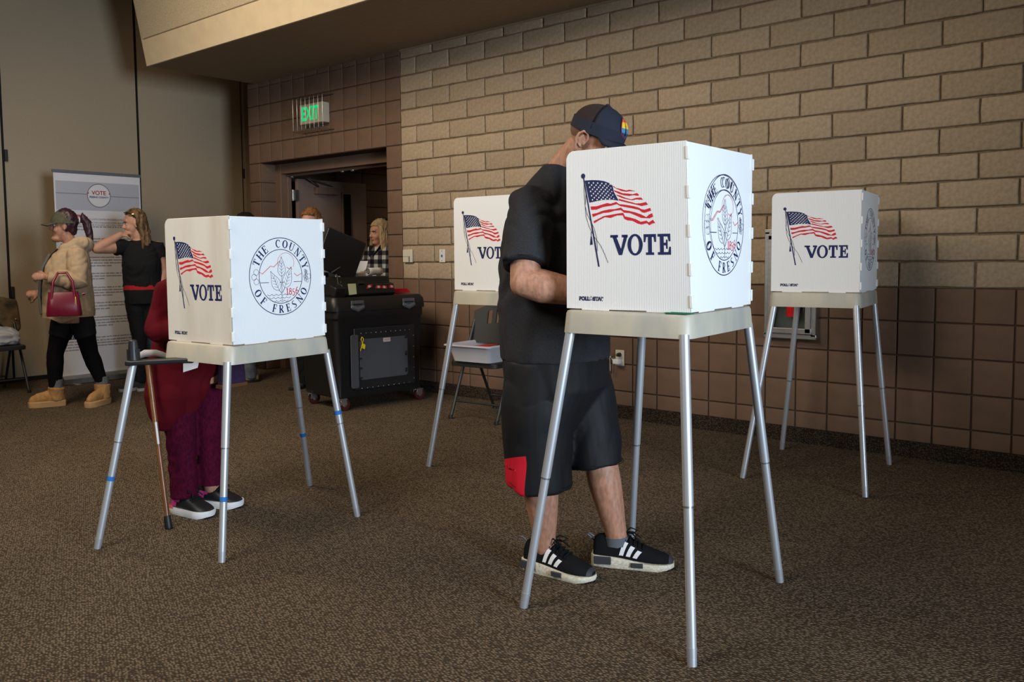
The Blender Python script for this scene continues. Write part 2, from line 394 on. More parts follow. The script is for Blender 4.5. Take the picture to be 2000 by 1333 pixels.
# operable fabric partition, beyond a pocket, at the left
wp = sroot('wall_left')
PX = -3.45
edges = [-8.9, -7.54, -6.18, -4.82, -3.46, -2.10, -0.715, 0.60]
for a, b in zip(edges, edges[1:]):
    g = G(); g.box((PX-0.05, (a+b)/2, 2.34), (0.10, b-a-0.012, 4.62)); p = g.build('panel', m_part, wp, bevel=0.004)
    g = G(); g.box((PX+0.004, a+0.003, 2.34), (0.010, 0.016, 4.62)); g.build('panel_edge', m_black, wp)
for y in (-2.075, 0.615, -0.70):
    for z in (2.25, 0.9) if y != -0.70 else ():
        g = G(); g.box((PX+0.012, y, z), (0.02, 0.03, 0.115)); g.build('hinge', m_dark, wp, bevel=0.003)
g = G(); g.box((PX-0.06, -4, 2.34), (0.06, 10, 4.7)); g.build('panel_core', m_black, wp)
g = G(); g.box((PX+0.004, -4.15, 0.02), (0.03, 9.5, 0.045)); g.build('floor_seal', m_black, wp)
g = G(); g.box((PX-0.02, 0.69, 2.34), (0.12, 0.15, 4.62)); g.box((PX+0.35, 0.83, 2.34), (0.9, 0.12, 4.62)); g.build('jamb', m_plaster, wp)
g = G(); g.box((-2.45, 0.55, 1.6), (0.16, 0.9, 3.3)); struct(g.build('wall_return', m_brown))

# soffit over the block wall, with the sloping fascia and its acoustic panel
SX = -2.25
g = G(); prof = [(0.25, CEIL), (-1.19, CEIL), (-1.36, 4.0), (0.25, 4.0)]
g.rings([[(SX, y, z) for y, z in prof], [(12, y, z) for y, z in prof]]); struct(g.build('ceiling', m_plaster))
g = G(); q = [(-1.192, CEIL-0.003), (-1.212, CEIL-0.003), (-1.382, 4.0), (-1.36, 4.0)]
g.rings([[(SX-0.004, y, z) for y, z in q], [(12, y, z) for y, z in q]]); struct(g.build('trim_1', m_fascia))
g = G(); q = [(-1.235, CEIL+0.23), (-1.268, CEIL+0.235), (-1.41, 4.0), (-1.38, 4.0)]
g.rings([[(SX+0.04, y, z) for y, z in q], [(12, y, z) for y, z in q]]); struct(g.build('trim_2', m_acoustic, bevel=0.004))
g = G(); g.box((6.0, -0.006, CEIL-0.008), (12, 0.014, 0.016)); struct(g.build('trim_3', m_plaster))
# the parts of the hall outside the picture: they close the room and bounce its light
g = G(); g.box((4.25, -4, 5.5), (16, 17, 0.1)); struct(g.build('ceiling_hall', m_off))
g = G(); g.box((4.25, -11, 2.7), (16, 0.1, 5.5)); struct(g.build('wall_front', m_off))
g = G(); g.box((11, -6, 2.7), (0.1, 12, 5.5)); struct(g.build('wall_right', m_off))
# ================================================================== VOTING BOOTHS
m_white = wavebump(mat('fluted_white_plastic', (0.80, 0.80, 0.79), 0.42, spec=0.4), 52.0, 0.0003, 'X', 0.03)
m_white_y = wavebump(mat('fluted_white_plastic_side', (0.80, 0.80, 0.79), 0.42, spec=0.4), 52.0, 0.0002, 'Y', 0.01)
m_aged = mat('aged_white_plastic', (0.66, 0.625, 0.565), 0.45, spec=0.4, var=0.5, vs=7, stretch=(1, 1, 0.16), col2=(0.56, 0.51, 0.43))
m_tray = mat('marbled_beige_plastic', (0.46, 0.42, 0.33), 0.42, spec=0.4, var=0.4, vs=9, stretch=(1, 1, 0.5), col2=(0.345, 0.335, 0.295), bump=0.05, bs=200)
m_alu = mat('anodised_aluminium', (0.52, 0.53, 0.55), 0.42, metal=0.6, spec=0.5)
m_alu2 = mat('aluminium_ring', (0.45, 0.45, 0.46), 0.4, metal=0.9)
m_foot = mat('grey_leg_tip', (0.46, 0.47, 0.49), 0.45, metal=0.6, spec=0.4)
m_tape = mat('blue_tape', (0.02, 0.14, 0.42), 0.6)
m_bracket = mat('black_bracket', (0.012, 0.012, 0.013), 0.45, spec=0.4)
m_navy = mat('navy_ink', (0.012, 0.018, 0.085), 0.6)
m_red = mat('red_ink', (0.62, 0.012, 0.03), 0.6)
m_redthin = mat('thin_red_ink', (0.55, 0.10, 0.12), 0.6)
m_wink = mat('white_ink', (0.80, 0.80, 0.80), 0.5)
INKS = [m_navy, m_red, m_wink, m_redthin]

class Print:
    """flat print: 2-D strokes and shapes laid on a panel, origin at the panel's lower left"""
    def __init__(s, Mx): s.g = G(); s.M = Mx
    def P(s, x, y, z): return s.M @ Vector((x, y, z))
    def poly(s, pts, mi=0, z=0.0006): s.g.mi = mi; s.g.poly([s.P(x, y, z) for x, y in pts])
    def circ(s, c, r, mi=0, z=0.0006, n=20): s.poly([(c[0]+r*math.cos(2*PI*k/n), c[1]+r*math.sin(2*PI*k/n)) for k in range(n)], mi, z)
    def line(s, pts, wd, mi=0, z=0.0006, closed=False):
        s.g.mi = mi; pts = [Vector(p) for p in pts]; N = len(pts); L, Rr = [], []
        wds = wd if hasattr(wd, '__len__') else [wd]*N
        for i, p in enumerate(pts):
            a = pts[i-1] if (i > 0 or closed) else p; b = pts[(i+1) % N] if (i < N-1 or closed) else p
            t = (b-a).normalized() if (b-a).length > 1e-9 else Vector((1, 0)); n = Vector((-t.y, t.x))*wds[i]/2
            if 0 < i < N-1:
                t1, t2 = (p-a).normalized(), (b-p).normalized(); cs = max(0.5, math.sqrt(max(0.0, (1+t1.dot(t2))/2))); n = n/cs
            L.append(s.g.bm.verts.new(s.P(*(p+n), z))); Rr.append(s.g.bm.verts.new(s.P(*(p-n), z)))
        for i in range(N if closed else N-1):
            j = (i+1) % N; s.g.face((L[i], Rr[i], Rr[j], L[j]))
    def arc(s, c, rx, ry, a0, a1, wd, mi=0, z=0.0006, n=28):
        s.line([(c[0]+rx*math.cos(math.radians(a0+(a1-a0)*k/n)), c[1]+ry*math.sin(math.radians(a0+(a1-a0)*k/n))) for k in range(n+1)], wd, mi, z)
    def star(s, c, r, mi=2, z=0.0012, rot=0.0):
        s.poly([(c[0]+(r if k % 2 == 0 else r*0.42)*math.sin(rot+PI*k/5), c[1]+(r if k % 2 == 0 else r*0.42)*math.cos(rot+PI*k/5)) for k in range(10)], mi, z)
    def build(s, name, parent): return s.g.build(name, INKS, parent)
# serif letters: strokes (points, heavy?) in a box one unit high
T_, N_ = 0.19, 0.075
def earc(cx, cy, rx, ry, a0, a1, n=14): return [(cx+rx*math.cos(math.radians(a0+(a1-a0)*k/n)), cy+ry*math.sin(math.radians(a0+(a1-a0)*k/n))) for k in range(n+1)]
GL = {
 'T': (.8, [([(.4, 0), (.4, 1)], T_), ([(.02, .97), (.78, .97)], N_), ([(.04, 1), (.04, .74)], N_), ([(.76, 1), (.76, .74)], N_), ([(.22, .03), (.58, .03)], N_)]),
 'H': (.9, [([(.16, 0), (.16, 1)], T_), ([(.74, 0), (.74, 1)], T_), ([(.16, .5), (.74, .5)], N_)]+[([(x-.16, y), (x+.16, y)], N_) for x in (.16, .74) for y in (.03, .97)]),
 'E': (.7, [([(.17, 0), (.17, 1)], T_), ([(0, .97), (.64, .97)], N_), ([(.62, 1), (.62, .76)], N_), ([(.17, .5), (.5, .5)], N_), ([(.5, .62), (.5, .38)], N_), ([(0, .03), (.68, .03)], N_), ([(.66, 0), (.66, .27)], N_)]),
 'F': (.66, [([(.17, 0), (.17, 1)], T_), ([(0, .97), (.62, .97)], N_), ([(.6, 1), (.6, .74)], N_), ([(.17, .5), (.48, .5)], N_), ([(.48, .62), (.48, .38)], N_), ([(0, .03), (.36, .03)], N_)]),
 'C': (.78, [(earc(.43, .5, .36, .47, 50, 310), [.06]+[.08, .1, .12, .15, .165, .165, .165, .165, .15, .12, .1, .08]+[.06, .05]), ([(.70, .95), (.70, .68)], N_)]),
 'O': (.84, [(earc(.42, .5, .35, .47, 0, 360, 24), [.15+.06*math.cos(4*PI*k/24) for k in range(25)])]),
 'U': (.86, [([(.16, 1), (.16, .38)]+earc(.44, .34, .28, .31, 180, 360, 10)+[(.72, .4), (.72, 1)], [T_]*2+[.15, .14, .12, .1, .09, .08, .07]+[N_]*6), ([(0, .97), (.32, .97)], N_), ([(.58, .97), (.86, .97)], N_)]),
 'N': (.88, [([(.13, 0), (.13, 1)], N_), ([(.1, 1), (.74, 0)], T_), ([(.74, 0), (.74, 1)], N_), ([(0, .03), (.28, .03)], N_), ([(.6, .97), (.88, .97)], N_), ([(0, .97), (.14, .97)], N_)]),
 'Y': (.84, [([(.08, 1), (.42, .47)], T_), ([(.76, 1), (.42, .47)], N_), ([(.42, .5), (.42, 0)], T_), ([(0, .97), (.28, .97)], N_), ([(.6, .97), (.84, .97)], N_), ([(.24, .03), (.6, .03)], N_)]),
 'R': (.8, [([(.17, 0), (.17, 1)], T_), ([(0, .97), (.3, .97)]+earc(.36, .74, .24, .23, 90, -90, 10)+[(.17, .51)], [N_]*3+[.08, .11, .13, .15, .15, .15, .13, .11, .08]+[N_]*2), ([(.36, .5), (.74, .02)], T_), ([(0, .03), (.36, .03)], N_)]),
 'S': (.62, [(earc(.31, .74, .24, .22, 35, 200, 8)+[(.2, .58), (.42, .42)]+earc(.31, .26, .25, .23, 20, -150, 8), [.06, .06, .07, .08, .09, .11, .13, .14, .15, .165, .165, .15, .14, .12, .1, .09, .08, .07, .06, .06])]),
 '1': (.42, [([(.22, 0), (.22, 1)], .15), ([(.06, .84), (.22, .98)], N_), ([(.04, .03), (.40, .03)], N_)]),
 '8': (.6, [(earc(.3, .75, .2, .21, 0, 360, 16), .11), (earc(.3, .27, .25, .25, 0, 360, 16), .12)]),
 '5': (.58, [([(.5, .96), (.16, .96), (.13, .55)], .09), (earc(.26, .28, .25, .29, 115, -140, 14), .12)]),
 '6': (.6, [(earc(.3, .28, .24, .26, 0, 360, 16), .12), ([(.06, .3), (.1, .6), (.26, .88), (.5, 1.0)], .11)]),
}
def letter(p, ch, c, h, ang, mi=0, wsc=1.0, z=0.0006):
    """centre c, height h, baseline direction ang (radians)"""
    wd, st = GL[ch]; ca, sa = math.cos(ang), math.sin(ang)
    for pts, tw in st:
        q = [(c[0]+((x-wd/2)*ca*wsc-(y-.5)*sa)*h, c[1]+((x-wd/2)*sa*wsc+(y-.5)*ca)*h) for x, y in pts]
        p.line(q, [t*h for t in tw] if hasattr(tw, '__len__') else tw*h, mi, z)

FLAG = dict(
 canton=[(76, 433), (104, 433), (130, 431), (152, 427), (171, 420), (185, 410), (189, 391), (198, 376), (207, 361), (183, 365), (145, 366), (116, 362), (94, 359)],
 red=[[(186, 410), (199, 402), (220, 397), (236, 392), (248, 394), (271, 388), (251, 389), (236, 388), (217, 392), (199, 400), (188, 406)],
  [(189, 396), (205, 391), (223, 384), (242, 382), (260, 379), (276, 382), (284, 376), (280, 373), (263, 376), (248, 374), (229, 377), (211, 382), (192, 391)],
  [(198, 381), (214, 377), (235, 368), (256, 363), (274, 367), (291, 367), (298, 360), (289, 360), (274, 362), (259, 360), (238, 364), (220, 369), (203, 376)],
  [(208, 367), (226, 362), (247, 356), (259, 353), (271, 349), (289, 349), (308, 352), (316, 344), (307, 342), (292, 340), (274, 345), (253, 350), (232, 355), (209, 361)],
  [(99, 346), (122, 346), (145, 351), (164, 355), (176, 352), (198, 357), (210, 349), (223, 348), (241, 345), (262, 341), (280, 336), (292, 330), (303, 328), (324, 333), (326, 324), (314, 321), (303, 318), (294, 320), (283, 328), (262, 333), (238, 338), (213, 343), (201, 350), (176, 345), (160, 344), (145, 342), (122, 335), (100, 335)],
  [(104, 321), (125, 324), (144, 330), (170, 334), (192, 334), (216, 338), (225, 330), (247, 326), (268, 321), (291, 313), (309, 304), (319, 312), (330, 316), (333, 305), (320, 300), (306, 301), (291, 302), (270, 311), (250, 319), (228, 321), (215, 330), (191, 329), (170, 324), (148, 323), (125, 317), (107, 311)],
  [(110, 297), (128, 304), (150, 313), (176, 316), (201, 319), (224, 321), (230, 309), (249, 305), (270, 299), (288, 290), (309, 293), (317, 287), (332, 295), (340, 285), (329, 283), (319, 278), (311, 285), (291, 281), (276, 285), (258, 294), (240, 296), (228, 301), (222, 313), (200, 313), (176, 306), (154, 309), (131, 300), (112, 290)]],
 pole=[(68.5, 444), (73, 444), (132, 146), (126, 146)], tassel=[(98, 247), (102, 247), (106, 220), (95, 218)],
 cords=[[(74, 430), (73, 399), (77, 348), (86, 319), (101, 293), (112, 273), (121, 242), (124, 198)], [(81, 390), (77, 348), (80, 314), (92, 280), (110, 248), (136, 217), (152, 187), (164, 159)]])
def flag_print(Mx, parent):
    p = Print(Mx); mm = lambda L: [(x/1000, y/1000) for x, y in L]
    p.poly(mm(FLAG['canton']), 0)
    for r in FLAG['red']: p.poly(mm(r), 1)
    p.poly(mm(FLAG['pole']), 0, 0.0008); p.circ((.0695, .448), .0085, 0); p.poly(mm(FLAG['tassel']), 0)
    p.line([(.100, .262), (.1, .244)], .0025, 0)
    for c in FLAG['cords']: p.line(mm(c), .0016, 0, 0.0009)
    for r in range(9):
        n = 6 if r % 2 == 0 else 5
        for k in range(n):
            v = (r+.55)/9.3; u = (k+.55+(0 if n == 6 else .5))/6.2; u = u**0.9
            top = Vector((.080+.104*u, .429-.012*u-.004*math.sin(u*3))); bot = Vector((.096+.104*u, .3625+.0015*u))
            top.y += .006*math.sin(PI*u)*(1-v); q = top.lerp(bot, v)
            p.star(q, .0040-(.0010 if k == n-1 else 0), rot=rnd.uniform(-.3, .3))
    return p.build('flag_print', parent)
def vote_print(Mx, parent):
    p = Print(Mx); y0, y1 = .184, .2500; h = y1-y0; rw = lambda x, y: (.174+(x-.190)*.854, y0+y*h)
    # V
    p.poly([rw(.1985, .93), rw(.2155, .93), rw(.2365, .30), rw(.2505, .93), rw(.2655, .93), rw(.2405, 0), rw(.2265, 0)], 0)
    p.poly([rw(.190, 1), rw(.2235, 1), rw(.2235, .87), rw(.190, .87)], 0); p.poly([rw(.2405, 1), rw(.2660, 1), rw(.2660, .87), rw(.2405, .87)], 0)
    # O
    n = 36; c = (.2975, .5); out = [(c[0]+.0325*math.cos(2*PI*k/n), c[1]+.525*math.sin(2*PI*k/n)) for k in range(n)]
    inn = [(c[0]+.0172*math.cos(2*PI*k/n), c[1]+.42*math.sin(2*PI*k/n)) for k in range(n)]
    p.g.mi = 0
    for k in range(n):
        j = (k+1) % n; p.poly([rw(*out[k]), rw(*out[j]), rw(*inn[j]), rw(*inn[k])], 0)
    # T
    p.poly([rw(.3345, 1), rw(.3865, 1), rw(.3865, .62), rw(.3795, .62), rw(.376, .86), rw(.3685, .86), rw(.3685, .12), rw(.3775, .12), rw(.3775, 0), rw(.3435, 0), rw(.3435, .12), rw(.3525, .12), rw(.3525, .86), rw(.345, .86), rw(.3415, .62), rw(.3345, .62)], 0)
    # E
    p.poly([rw(.3930, 1), rw(.4450, 1), rw(.4450, .64), rw(.438, .64), rw(.434, .87), rw(.4175, .87), rw(.4175, .575), rw(.4265, .575), rw(.4275, .72), rw(.4335, .72), rw(.4335, .28), rw(.4275, .28), rw(.4265, .45), rw(.4175, .45), rw(.4175, .13), rw(.436, .13), rw(.440, .38), rw(.4465, .38), rw(.4465, 0), rw(.3930, 0), rw(.3930, .13), rw(.4020, .13), rw(.4020, .87), rw(.3930, .87)], 0)
    return p.build('vote_lettering', parent)
def maker_print(Mx, parent):
    p = Print(Mx)
    sh = Matrix(((1, 0.0, 0, 0), (0, 1, 0, 0), (0, 0, 1, 0), (0, 0, 0, 1)))
    for body, x in (('POLL', .071), ('STAR', .1255)):
        p.g.mi = 0; text_into(p.g, body, .0170, Mx @ Matrix.Translation((x, .0385, .0006)) @ Matrix.Diagonal((1.02, 1, 1, 1)), off=.0014)
        p.g.mi = 2; text_into(p.g, body, .0170, Mx @ Matrix.Translation((x, .0385, .0010)) @ Matrix.Diagonal((1.02, 1, 1, 1)), off=-.0008)
    p.star((.0985, .040), .0095, 0, .0012); p.star((.0985, .040), .0058, 2, .0015)
    return p.build('maker_lettering', parent)
def seal_print(Mx, parent, cx=.258, cy=.280, R=.166):
    p = Print(Mx); U = lambda x, y: (cx+x*R, cy+y*R)
    def ring(r, wd): p.line([U(r*math.cos(2*PI*k/64), r*math.sin(2*PI*k/64)) for k in range(64)], wd, 0, closed=True)
    ring(1.0, .0032); ring(.70, .0028)
    for ch, a in zip('THECOUNTY', (155, 140, 126, 95, 79.5, 64, 47.5, 32.5, 19)): letter(p, ch, U(.85*math.cos(math.radians(a)), .85*math.sin(math.radians(a))), .205*R, math.radians(a-90), 0, .92)
    for ch, a in zip('OFFRESNO', (209, 227, 254, 269, 284.5, 299, 315, 331)): letter(p, ch, U(.85*math.cos(math.radians(a)), .85*math.sin(math.radians(a))), .205*R, math.radians(a+90), 0, .92)
    lw = .0016
    p.arc(U(.165, .36), .27*R, .25*R, -28, 62, lw, 3); p.arc(U(.165, .36), .27*R, .25*R, 62, 205, lw, 3)
    p.line([U(-.67, .12), U(-.60, .075), U(-.33, .275), U(-.24, .245), U(-.02, .41)], .0022, 1)
    p.line([U(.19, .235), U(.28, .19), U(.31, .225), U(.37, .175)], .0020, 1); p.line([U(.43, .08), U(.53, 0.0), U(.69, .07)], .0022, 1)
    for a, b in ((-.67, -.40), (-.05, .10), (.41, .69)): p.line([U(a, -.15), U(b, -.15)], .0024, 0)
    p.line([U(.02, 0), U(.02, -.64)], .0036, 0); p.line([U(.02, 0), U(.02, -.64)], .0014, 2, .0009)
    def leaf_(b, t, wd):
        b, t = Vector(U(*b)), Vector(U(*t)); d = t-b; n = Vector((-d.y, d.x))*wd
        prof = ((0, 0), (.08, .55), (.22, .95), (.38, 1), (.55, .8), (.72, .45), (.88, .16), (1, 0))
        for sg in (1, -1):
            p.line([b+d*s_+n*sg*k for s_, k in prof], .0016, 0)
            for s_ in (.15, .30, .45, .60): p.line([b+d*s_, b+d*(s_+.13)+n*sg*(.62-.3*(s_-.15))], .0012, 0)
        p.line([b, b+d*.8], .0012, 0)
    leaf_((.02, .0), (.02, .52), .24); leaf_((-.07, -.36), (-.335, .14), .25); leaf_((.11, -.30), (.345, .25), .25)
    p.line([U(-.07, -.36), U(.0, -.43), U(.02, -.45)], .0022, 0); p.line([U(.11, -.30), U(.05, -.40), U(.02, -.43)], .0022, 0)
    for y, a, b in ((-.48, -.46, .26), (-.56, -.40, .30), (-.645, -.30, .22)):
        n = int((b-a)/.125); st = (b-a)/n
        for k in range(n): p.line([U(a+st*(k+t), y+.035*abs(1-2*t)**2-.01) for t in (0, .2, .4, .5, .6, .8, 1)], .0017, 0)
    for i, ch in enumerate('1856'): letter(p, ch, U((.20, .305, .41, .525)[i]-.01, -.40-.02*(i == 2)+.02*(i == 3)), .175*R, 0, 1, .9)
    for q in ((-.79, .12), (-.855, 0), (-.79, -.12)): p.line([U(q[0]+.075*math.cos(2*PI*k/20), q[1]+.075*math.sin(2*PI*k/20)) for k in range(20)], .0014, 0, closed=True)
    r2 = random.Random(3)
    for k in range(11):
        q = (.84+r2.uniform(-.05, .04), .14-.028*k)
        p.line([U(q[0]+.036*math.cos(2*PI*j/12), q[1]+.036*math.sin(2*PI*j/12)) for j in range(12)], .0013, 0, closed=True)
    p.line([U(.80, .17), U(.84, .12), U(.90, .13)], .0015, 0); p.line([U(.93+.06*math.cos(2*PI*j/16), -.02+.07*math.sin(2*PI*j/16)) for j in range(16)], .0013, 0, closed=True)
    return p.build('county_seal', parent)

SBW, SBD, STW, STD, PW, PD, TH, PH = .236, .283, .232, .276, .228, .252, .077, .534
def panel_outline(wd, ht, rl, rr, tabs=True):
    """panel blank: rounded free upper corner, small feet that drop into the tray slots"""
    pts = []
    foot = 0.004
    if tabs:
        xs = [0, .06, .06, wd*.36, wd*.36, wd*.66, wd*.66, wd-.07, wd-.07, wd]; ys = [foot, foot, 0, 0, foot, foot, 0, 0, foot, foot]
        pts += list(zip(xs, ys))
    else: pts += [(0, 0), (wd, 0)]
    def corner(cx, cy, r, a0): return [(cx+r*math.cos(math.radians(a0+k*15)), cy+r*math.sin(math.radians(a0+k*15))) for k in range(7)] if r else [(cx, cy)]
    pts += corner(wd-rr, ht-rr, rr, 0); pts += corner(rl, ht-rl, rl, 90)
    return pts
def booth(label, loc, yaw, zb, feet, group, aged=False, lean=0.0, tape=(), brackets=None, ring_at=0.47, print_far=False):
    t = thing('voting_booth', label, 'voting booth', (*loc, 0), math.radians(yaw), group)
    zt = zb+TH
    # tray with rounded corners and flared skirt
    def rr(hw, hd, r, z):
        o = []
        for cx, cy, a in ((hw-r, hd-r, 0), (-hw+r, hd-r, 90), (-hw+r, -hd+r, 180), (hw-r, -hd+r, 270)):
            o += [(cx+r*math.cos(math.radians(a+k*15)), cy+r*math.sin(math.radians(a+k*15)), z) for k in range(7)]
        return o
    g = G(); g.rings([rr(SBW-.018, SBD-.018, .03, zb+.03), rr(SBW-.006, SBD-.006, .035, zb), rr(SBW, SBD, .04, zb), rr(STW, STD, .04, zt-.012), rr(STW-.004, STD-.004, .037, zt-.003), rr(STW-.013, STD-.013, .033, zt), rr(STW-.03, STD-.03, .025, zt), rr(STW-.036, STD-.036, .022, zt-.008)])
    g.build('tray', m_tray, t, smooth=40)
    # privacy screen: two sides and a back
    ms, mb = (m_aged, m_white_y) if aged else (m_white, m_white_y)
    th = 0.004
    def lean_fix(o):
        if lean:
            for v in o.data.vertices:
                if v.co.y < -PD+.03: v.co.x -= lean*max(0, v.co.z-zt)/PH*min(1, max(0, (v.co.x+PW)/(2*PW)))
        return o
    for side in (-1, 1):
        Mx = plane_m((-PW, -PD, zt), (1, 0, 0), (0, 0, 1)) if side < 0 else plane_m((PW, PD, zt), (-1, 0, 0), (0, 0, 1))
        out = panel_outline(2*PW, PH, .030, 0) if side < 0 else panel_outline(2*PW, PH, 0, .030)
        g = G(); g.prism(out, -th, Mx); p = lean_fix(g.build('side_panel', ms, t, bevel=0.0012, seg=1))
        if side < 0 or print_far:
            for f in (flag_print, vote_print, maker_print): lean_fix(f(Mx, p))
    Mx = plane_m((PW, -PD, zt), (0, 1, 0), (0, 0, 1))
    g = G(); g.prism(panel_outline(2*PD, PH-.002, 0, 0), -th, Mx); p = lean_fix(g.build('back_panel', mb, t, bevel=0.0012, seg=1))
    lean_fix(seal_print(Mx, p))
    for sy in (-1, 1):          # interlocking tabs along the two corners
        for k, zz in enumerate((.015, .115, .235, .355, .475)):
            g = G(); g.box((PW+.0012, sy*(PD+.002)-(sy*.006), zt+zz+.022), (.009, .014, .040))
            lean_fix(g.build('corner_tab', mb, p, bevel=0.001, seg=1))
    # legs
    tops = [(-.205, -.262), (.212, -.268), (.212, .268), (-.205, .262)]
    for i, (fx, fy) in enumerate(feet):
        tx, ty = tops[i]; z0 = zb+.012
        if brackets and i in brackets:
            tx, ty = brackets[i]; z0 = zb+.005
        A, B = Vector((fx, fy, 0.0)), Vector((tx, ty, z0)); d = B-A
        at = lambda s_: A+d*s_
        r1, r2 = .0148, .0165
        g = G(); g.tube([at(.022), at(ring_at)], [r1, r1], 20); g.tube([at(ring_at+.004), at(1)], [r2, r2], 20); leg = g.build('leg', m_alu, t, smooth=40)
        g = G(); g.tube([at(ring_at-.002), at(ring_at+.006)], [r1+.0003, r2-.0008], 20); g.build('leg_ring', m_alu2, leg, smooth=40)
        g = G(); g.tube([Vector((fx, fy, 0)), at(.055)], [r1-.0006, r1+.0008], 20); g.build('leg_tip', m_foot, leg, smooth=40)
        if tape:
            s_ = tape[i]; g = G(); g.tube([at(s_), at(s_+.024)], [max(r1, r2 if s_ > ring_at else r1)+.0008]*2, 20); g.build('tape_band', m_tape, leg, smooth=40)
    if brackets:
        for i, (bx, by) in brackets.items():
            sg = -1 if by < 0 else 1; z = zb-.004
            g = G()
            rs = []
            for fr, wd in ((-.13, .022), (0, .030), (.2, .026), (.65, .028), (1, .05)):
                c = Vector((bx, by, z)).lerp(Vector((-.06, sg*.235, z+.006)), fr); dd = (Vector((-.06, sg*.235, 0))-Vector((bx, by, 0))).normalized(); n = Vector((-dd.y, dd.x, 0))
                rs.append([c+n*wd+Vector((0, 0, -.011)), c-n*wd+Vector((0, 0, -.011)), c-n*wd+Vector((0, 0, .011)), c+n*wd+Vector((0, 0, .011))])
            g.rings(rs); br = g.build('leg_bracket', m_bracket, t, bevel=0.006)
            g = G(); g.lathe([(.026, 0), (.024, .015), (.0185, .07), (.016, .082), (.009, .086)], (bx, by, z+.012), n=20)
            for k in range(6): g.box((bx+.0215*math.cos(k*PI/3), by+.0215*math.sin(k*PI/3), z+.035), (.007, .007, .045))
            g.build('leg_socket', m_bracket, br, smooth=40)
    return t
GB = 'white voting booths on four metal legs'
front = booth('large white voting booth nearest the camera, with the man in black standing at it', (4.245, -2.782), 3.36, .964, [(-.344, -.355), (.309, -.409), (.299, .394), (-.325, .395)], GB, lean=.020)
left = booth('low white voting booth at left with blue tape on its legs and black leg brackets', (2.409, -3.234), 3.93, .788, [(-.309, -.571), (.268, -.366), (.277, .381), (-.329, .618)], GB, aged=True, tape=(.36, .30, .62, .36), brackets={0: (-.232, -.418), 3: (-.232, .435)}, ring_at=.565)
right = booth('white voting booth at right, standing before the fire extinguisher cabinet', (4.053, -.626), 7.6, .937, [(-.329, -.393), (.306, -.449), (.305, .329), (-.324, .41)], GB)
back = booth('white voting booth half hidden behind the man, beside the folding chair with the tub', (2.548, -1.535), 3.0, .948, [(-.325, -.393), (.306, -.405), (.305, .39), (-.324, .40)], GB)
# papers lying in the booths
m_green = mat('green_card', (0.01, 0.16, 0.07), 0.6)
m_paper = mat('white_paper', (0.74, 0.74, 0.74), 0.8, spec=0.1)
def sheet(name, label, cat, c, yaw, sx, sy, m, dz=.0012):
    g = G(); g.box((0, 0, dz/2), (sx, sy, dz)); o = g.build(name, m); o.location = c; o.rotation_euler = (0, 0, yaw); return tag(o, label, cat)
sheet('instruction_card', 'dark green card peeping out under the front booth\'s white screen', 'card', (4.450, -3.0285, 1.0412), .06, .088, .030, m_green, .003)
sheet('ballot', 'white paper ballot on the front booth tray under the man\'s hands', 'ballot', (4.20, -2.80, 1.034), .1, .22, .30, m_paper)
# ================================================================== PEOPLE
m_skin = mat('tan_skin', (0.385, 0.190, 0.120), 0.52, spec=0.35, var=0.24, vs=85, stretch=(1, 1, .4), bump=0.25, bs=240, bd=0.001)
m_skin_hair = mat('hairy_leg_skin', (0.36, 0.185, 0.125), 0.55, spec=0.3, var=0.35, vs=70, stretch=(1, 1, .35), bump=0.2, bs=220, bd=0.001)
m_skin2 = mat('fair_skin', (0.50, 0.26, 0.17), 0.5, spec=0.3, var=0.12, vs=14)
m_eye = mat('eye_white', (0.55, 0.52, 0.48), 0.25); m_iris = mat('dark_iris', (0.02, 0.012, 0.008), 0.2)
m_lip = mat('lips', (0.34, 0.10, 0.085), 0.45)
m_tee = mat('charcoal_tee', (0.026, 0.026, 0.029), 0.9, spec=0.12, var=0.2, vs=240, bump=0.25, bs=500, bd=0.0008)
m_shorts = mat('black_mesh_shorts', (0.008, 0.008, 0.010), 0.7, spec=0.25, bump=0.2, bs=420, bd=0.0008)
m_blk = mat('black_cloth', (0.010, 0.010, 0.011), 0.85, spec=0.15, bump=0.2, bs=300, bd=0.001)
m_jean = mat('blue_grey_denim', (0.10, 0.12, 0.15), 0.85, var=0.2, vs=30)
def head(g, Mx, s=1.0, nose=1.0, ears=True):
    E = lambda c, r, **k: g.ell([x*s for x in c], [x*s for x in r], Mx, **k)
    E((-.012, 0, .025), (.098, .076, .094), u=24, v=14); E((.022, 0, -.035), (.070, .064, .082), u=20, v=12); E((.034, 0, -.090), (.048, .046, .036))
    E((.074, 0, .030), (.020, .048, .020)); E((.062, .034, -.040), (.026, .026, .026)); E((.062, -.034, -.040), (.026, .026, .026))
    P = lambda *c: Mx @ (Vector(c)*s)
    g.tube([P(.082, 0, .012), P(.098, 0, -.012), P(.108*nose, 0, -.030)], [.009*s, .011*s, .014*s], 10, 'round'); E((.093, .013, -.034), (.012, .009, .009)); E((.093, -.013, -.034), (.012, .009, .009))
    E((.080, 0, -.062), (.014, .024, .008)); E((.078, 0, -.073), (.013, .020, .008)); E((.074, 0, -.100), (.016, .018, .014))
    if ears:
        for q in (1, -1):
            E((-.008, q*.076, -.010), (.022, .011, .034), u=12); E((-.004, q*.080, -.034), (.011, .009, .014), u=10)
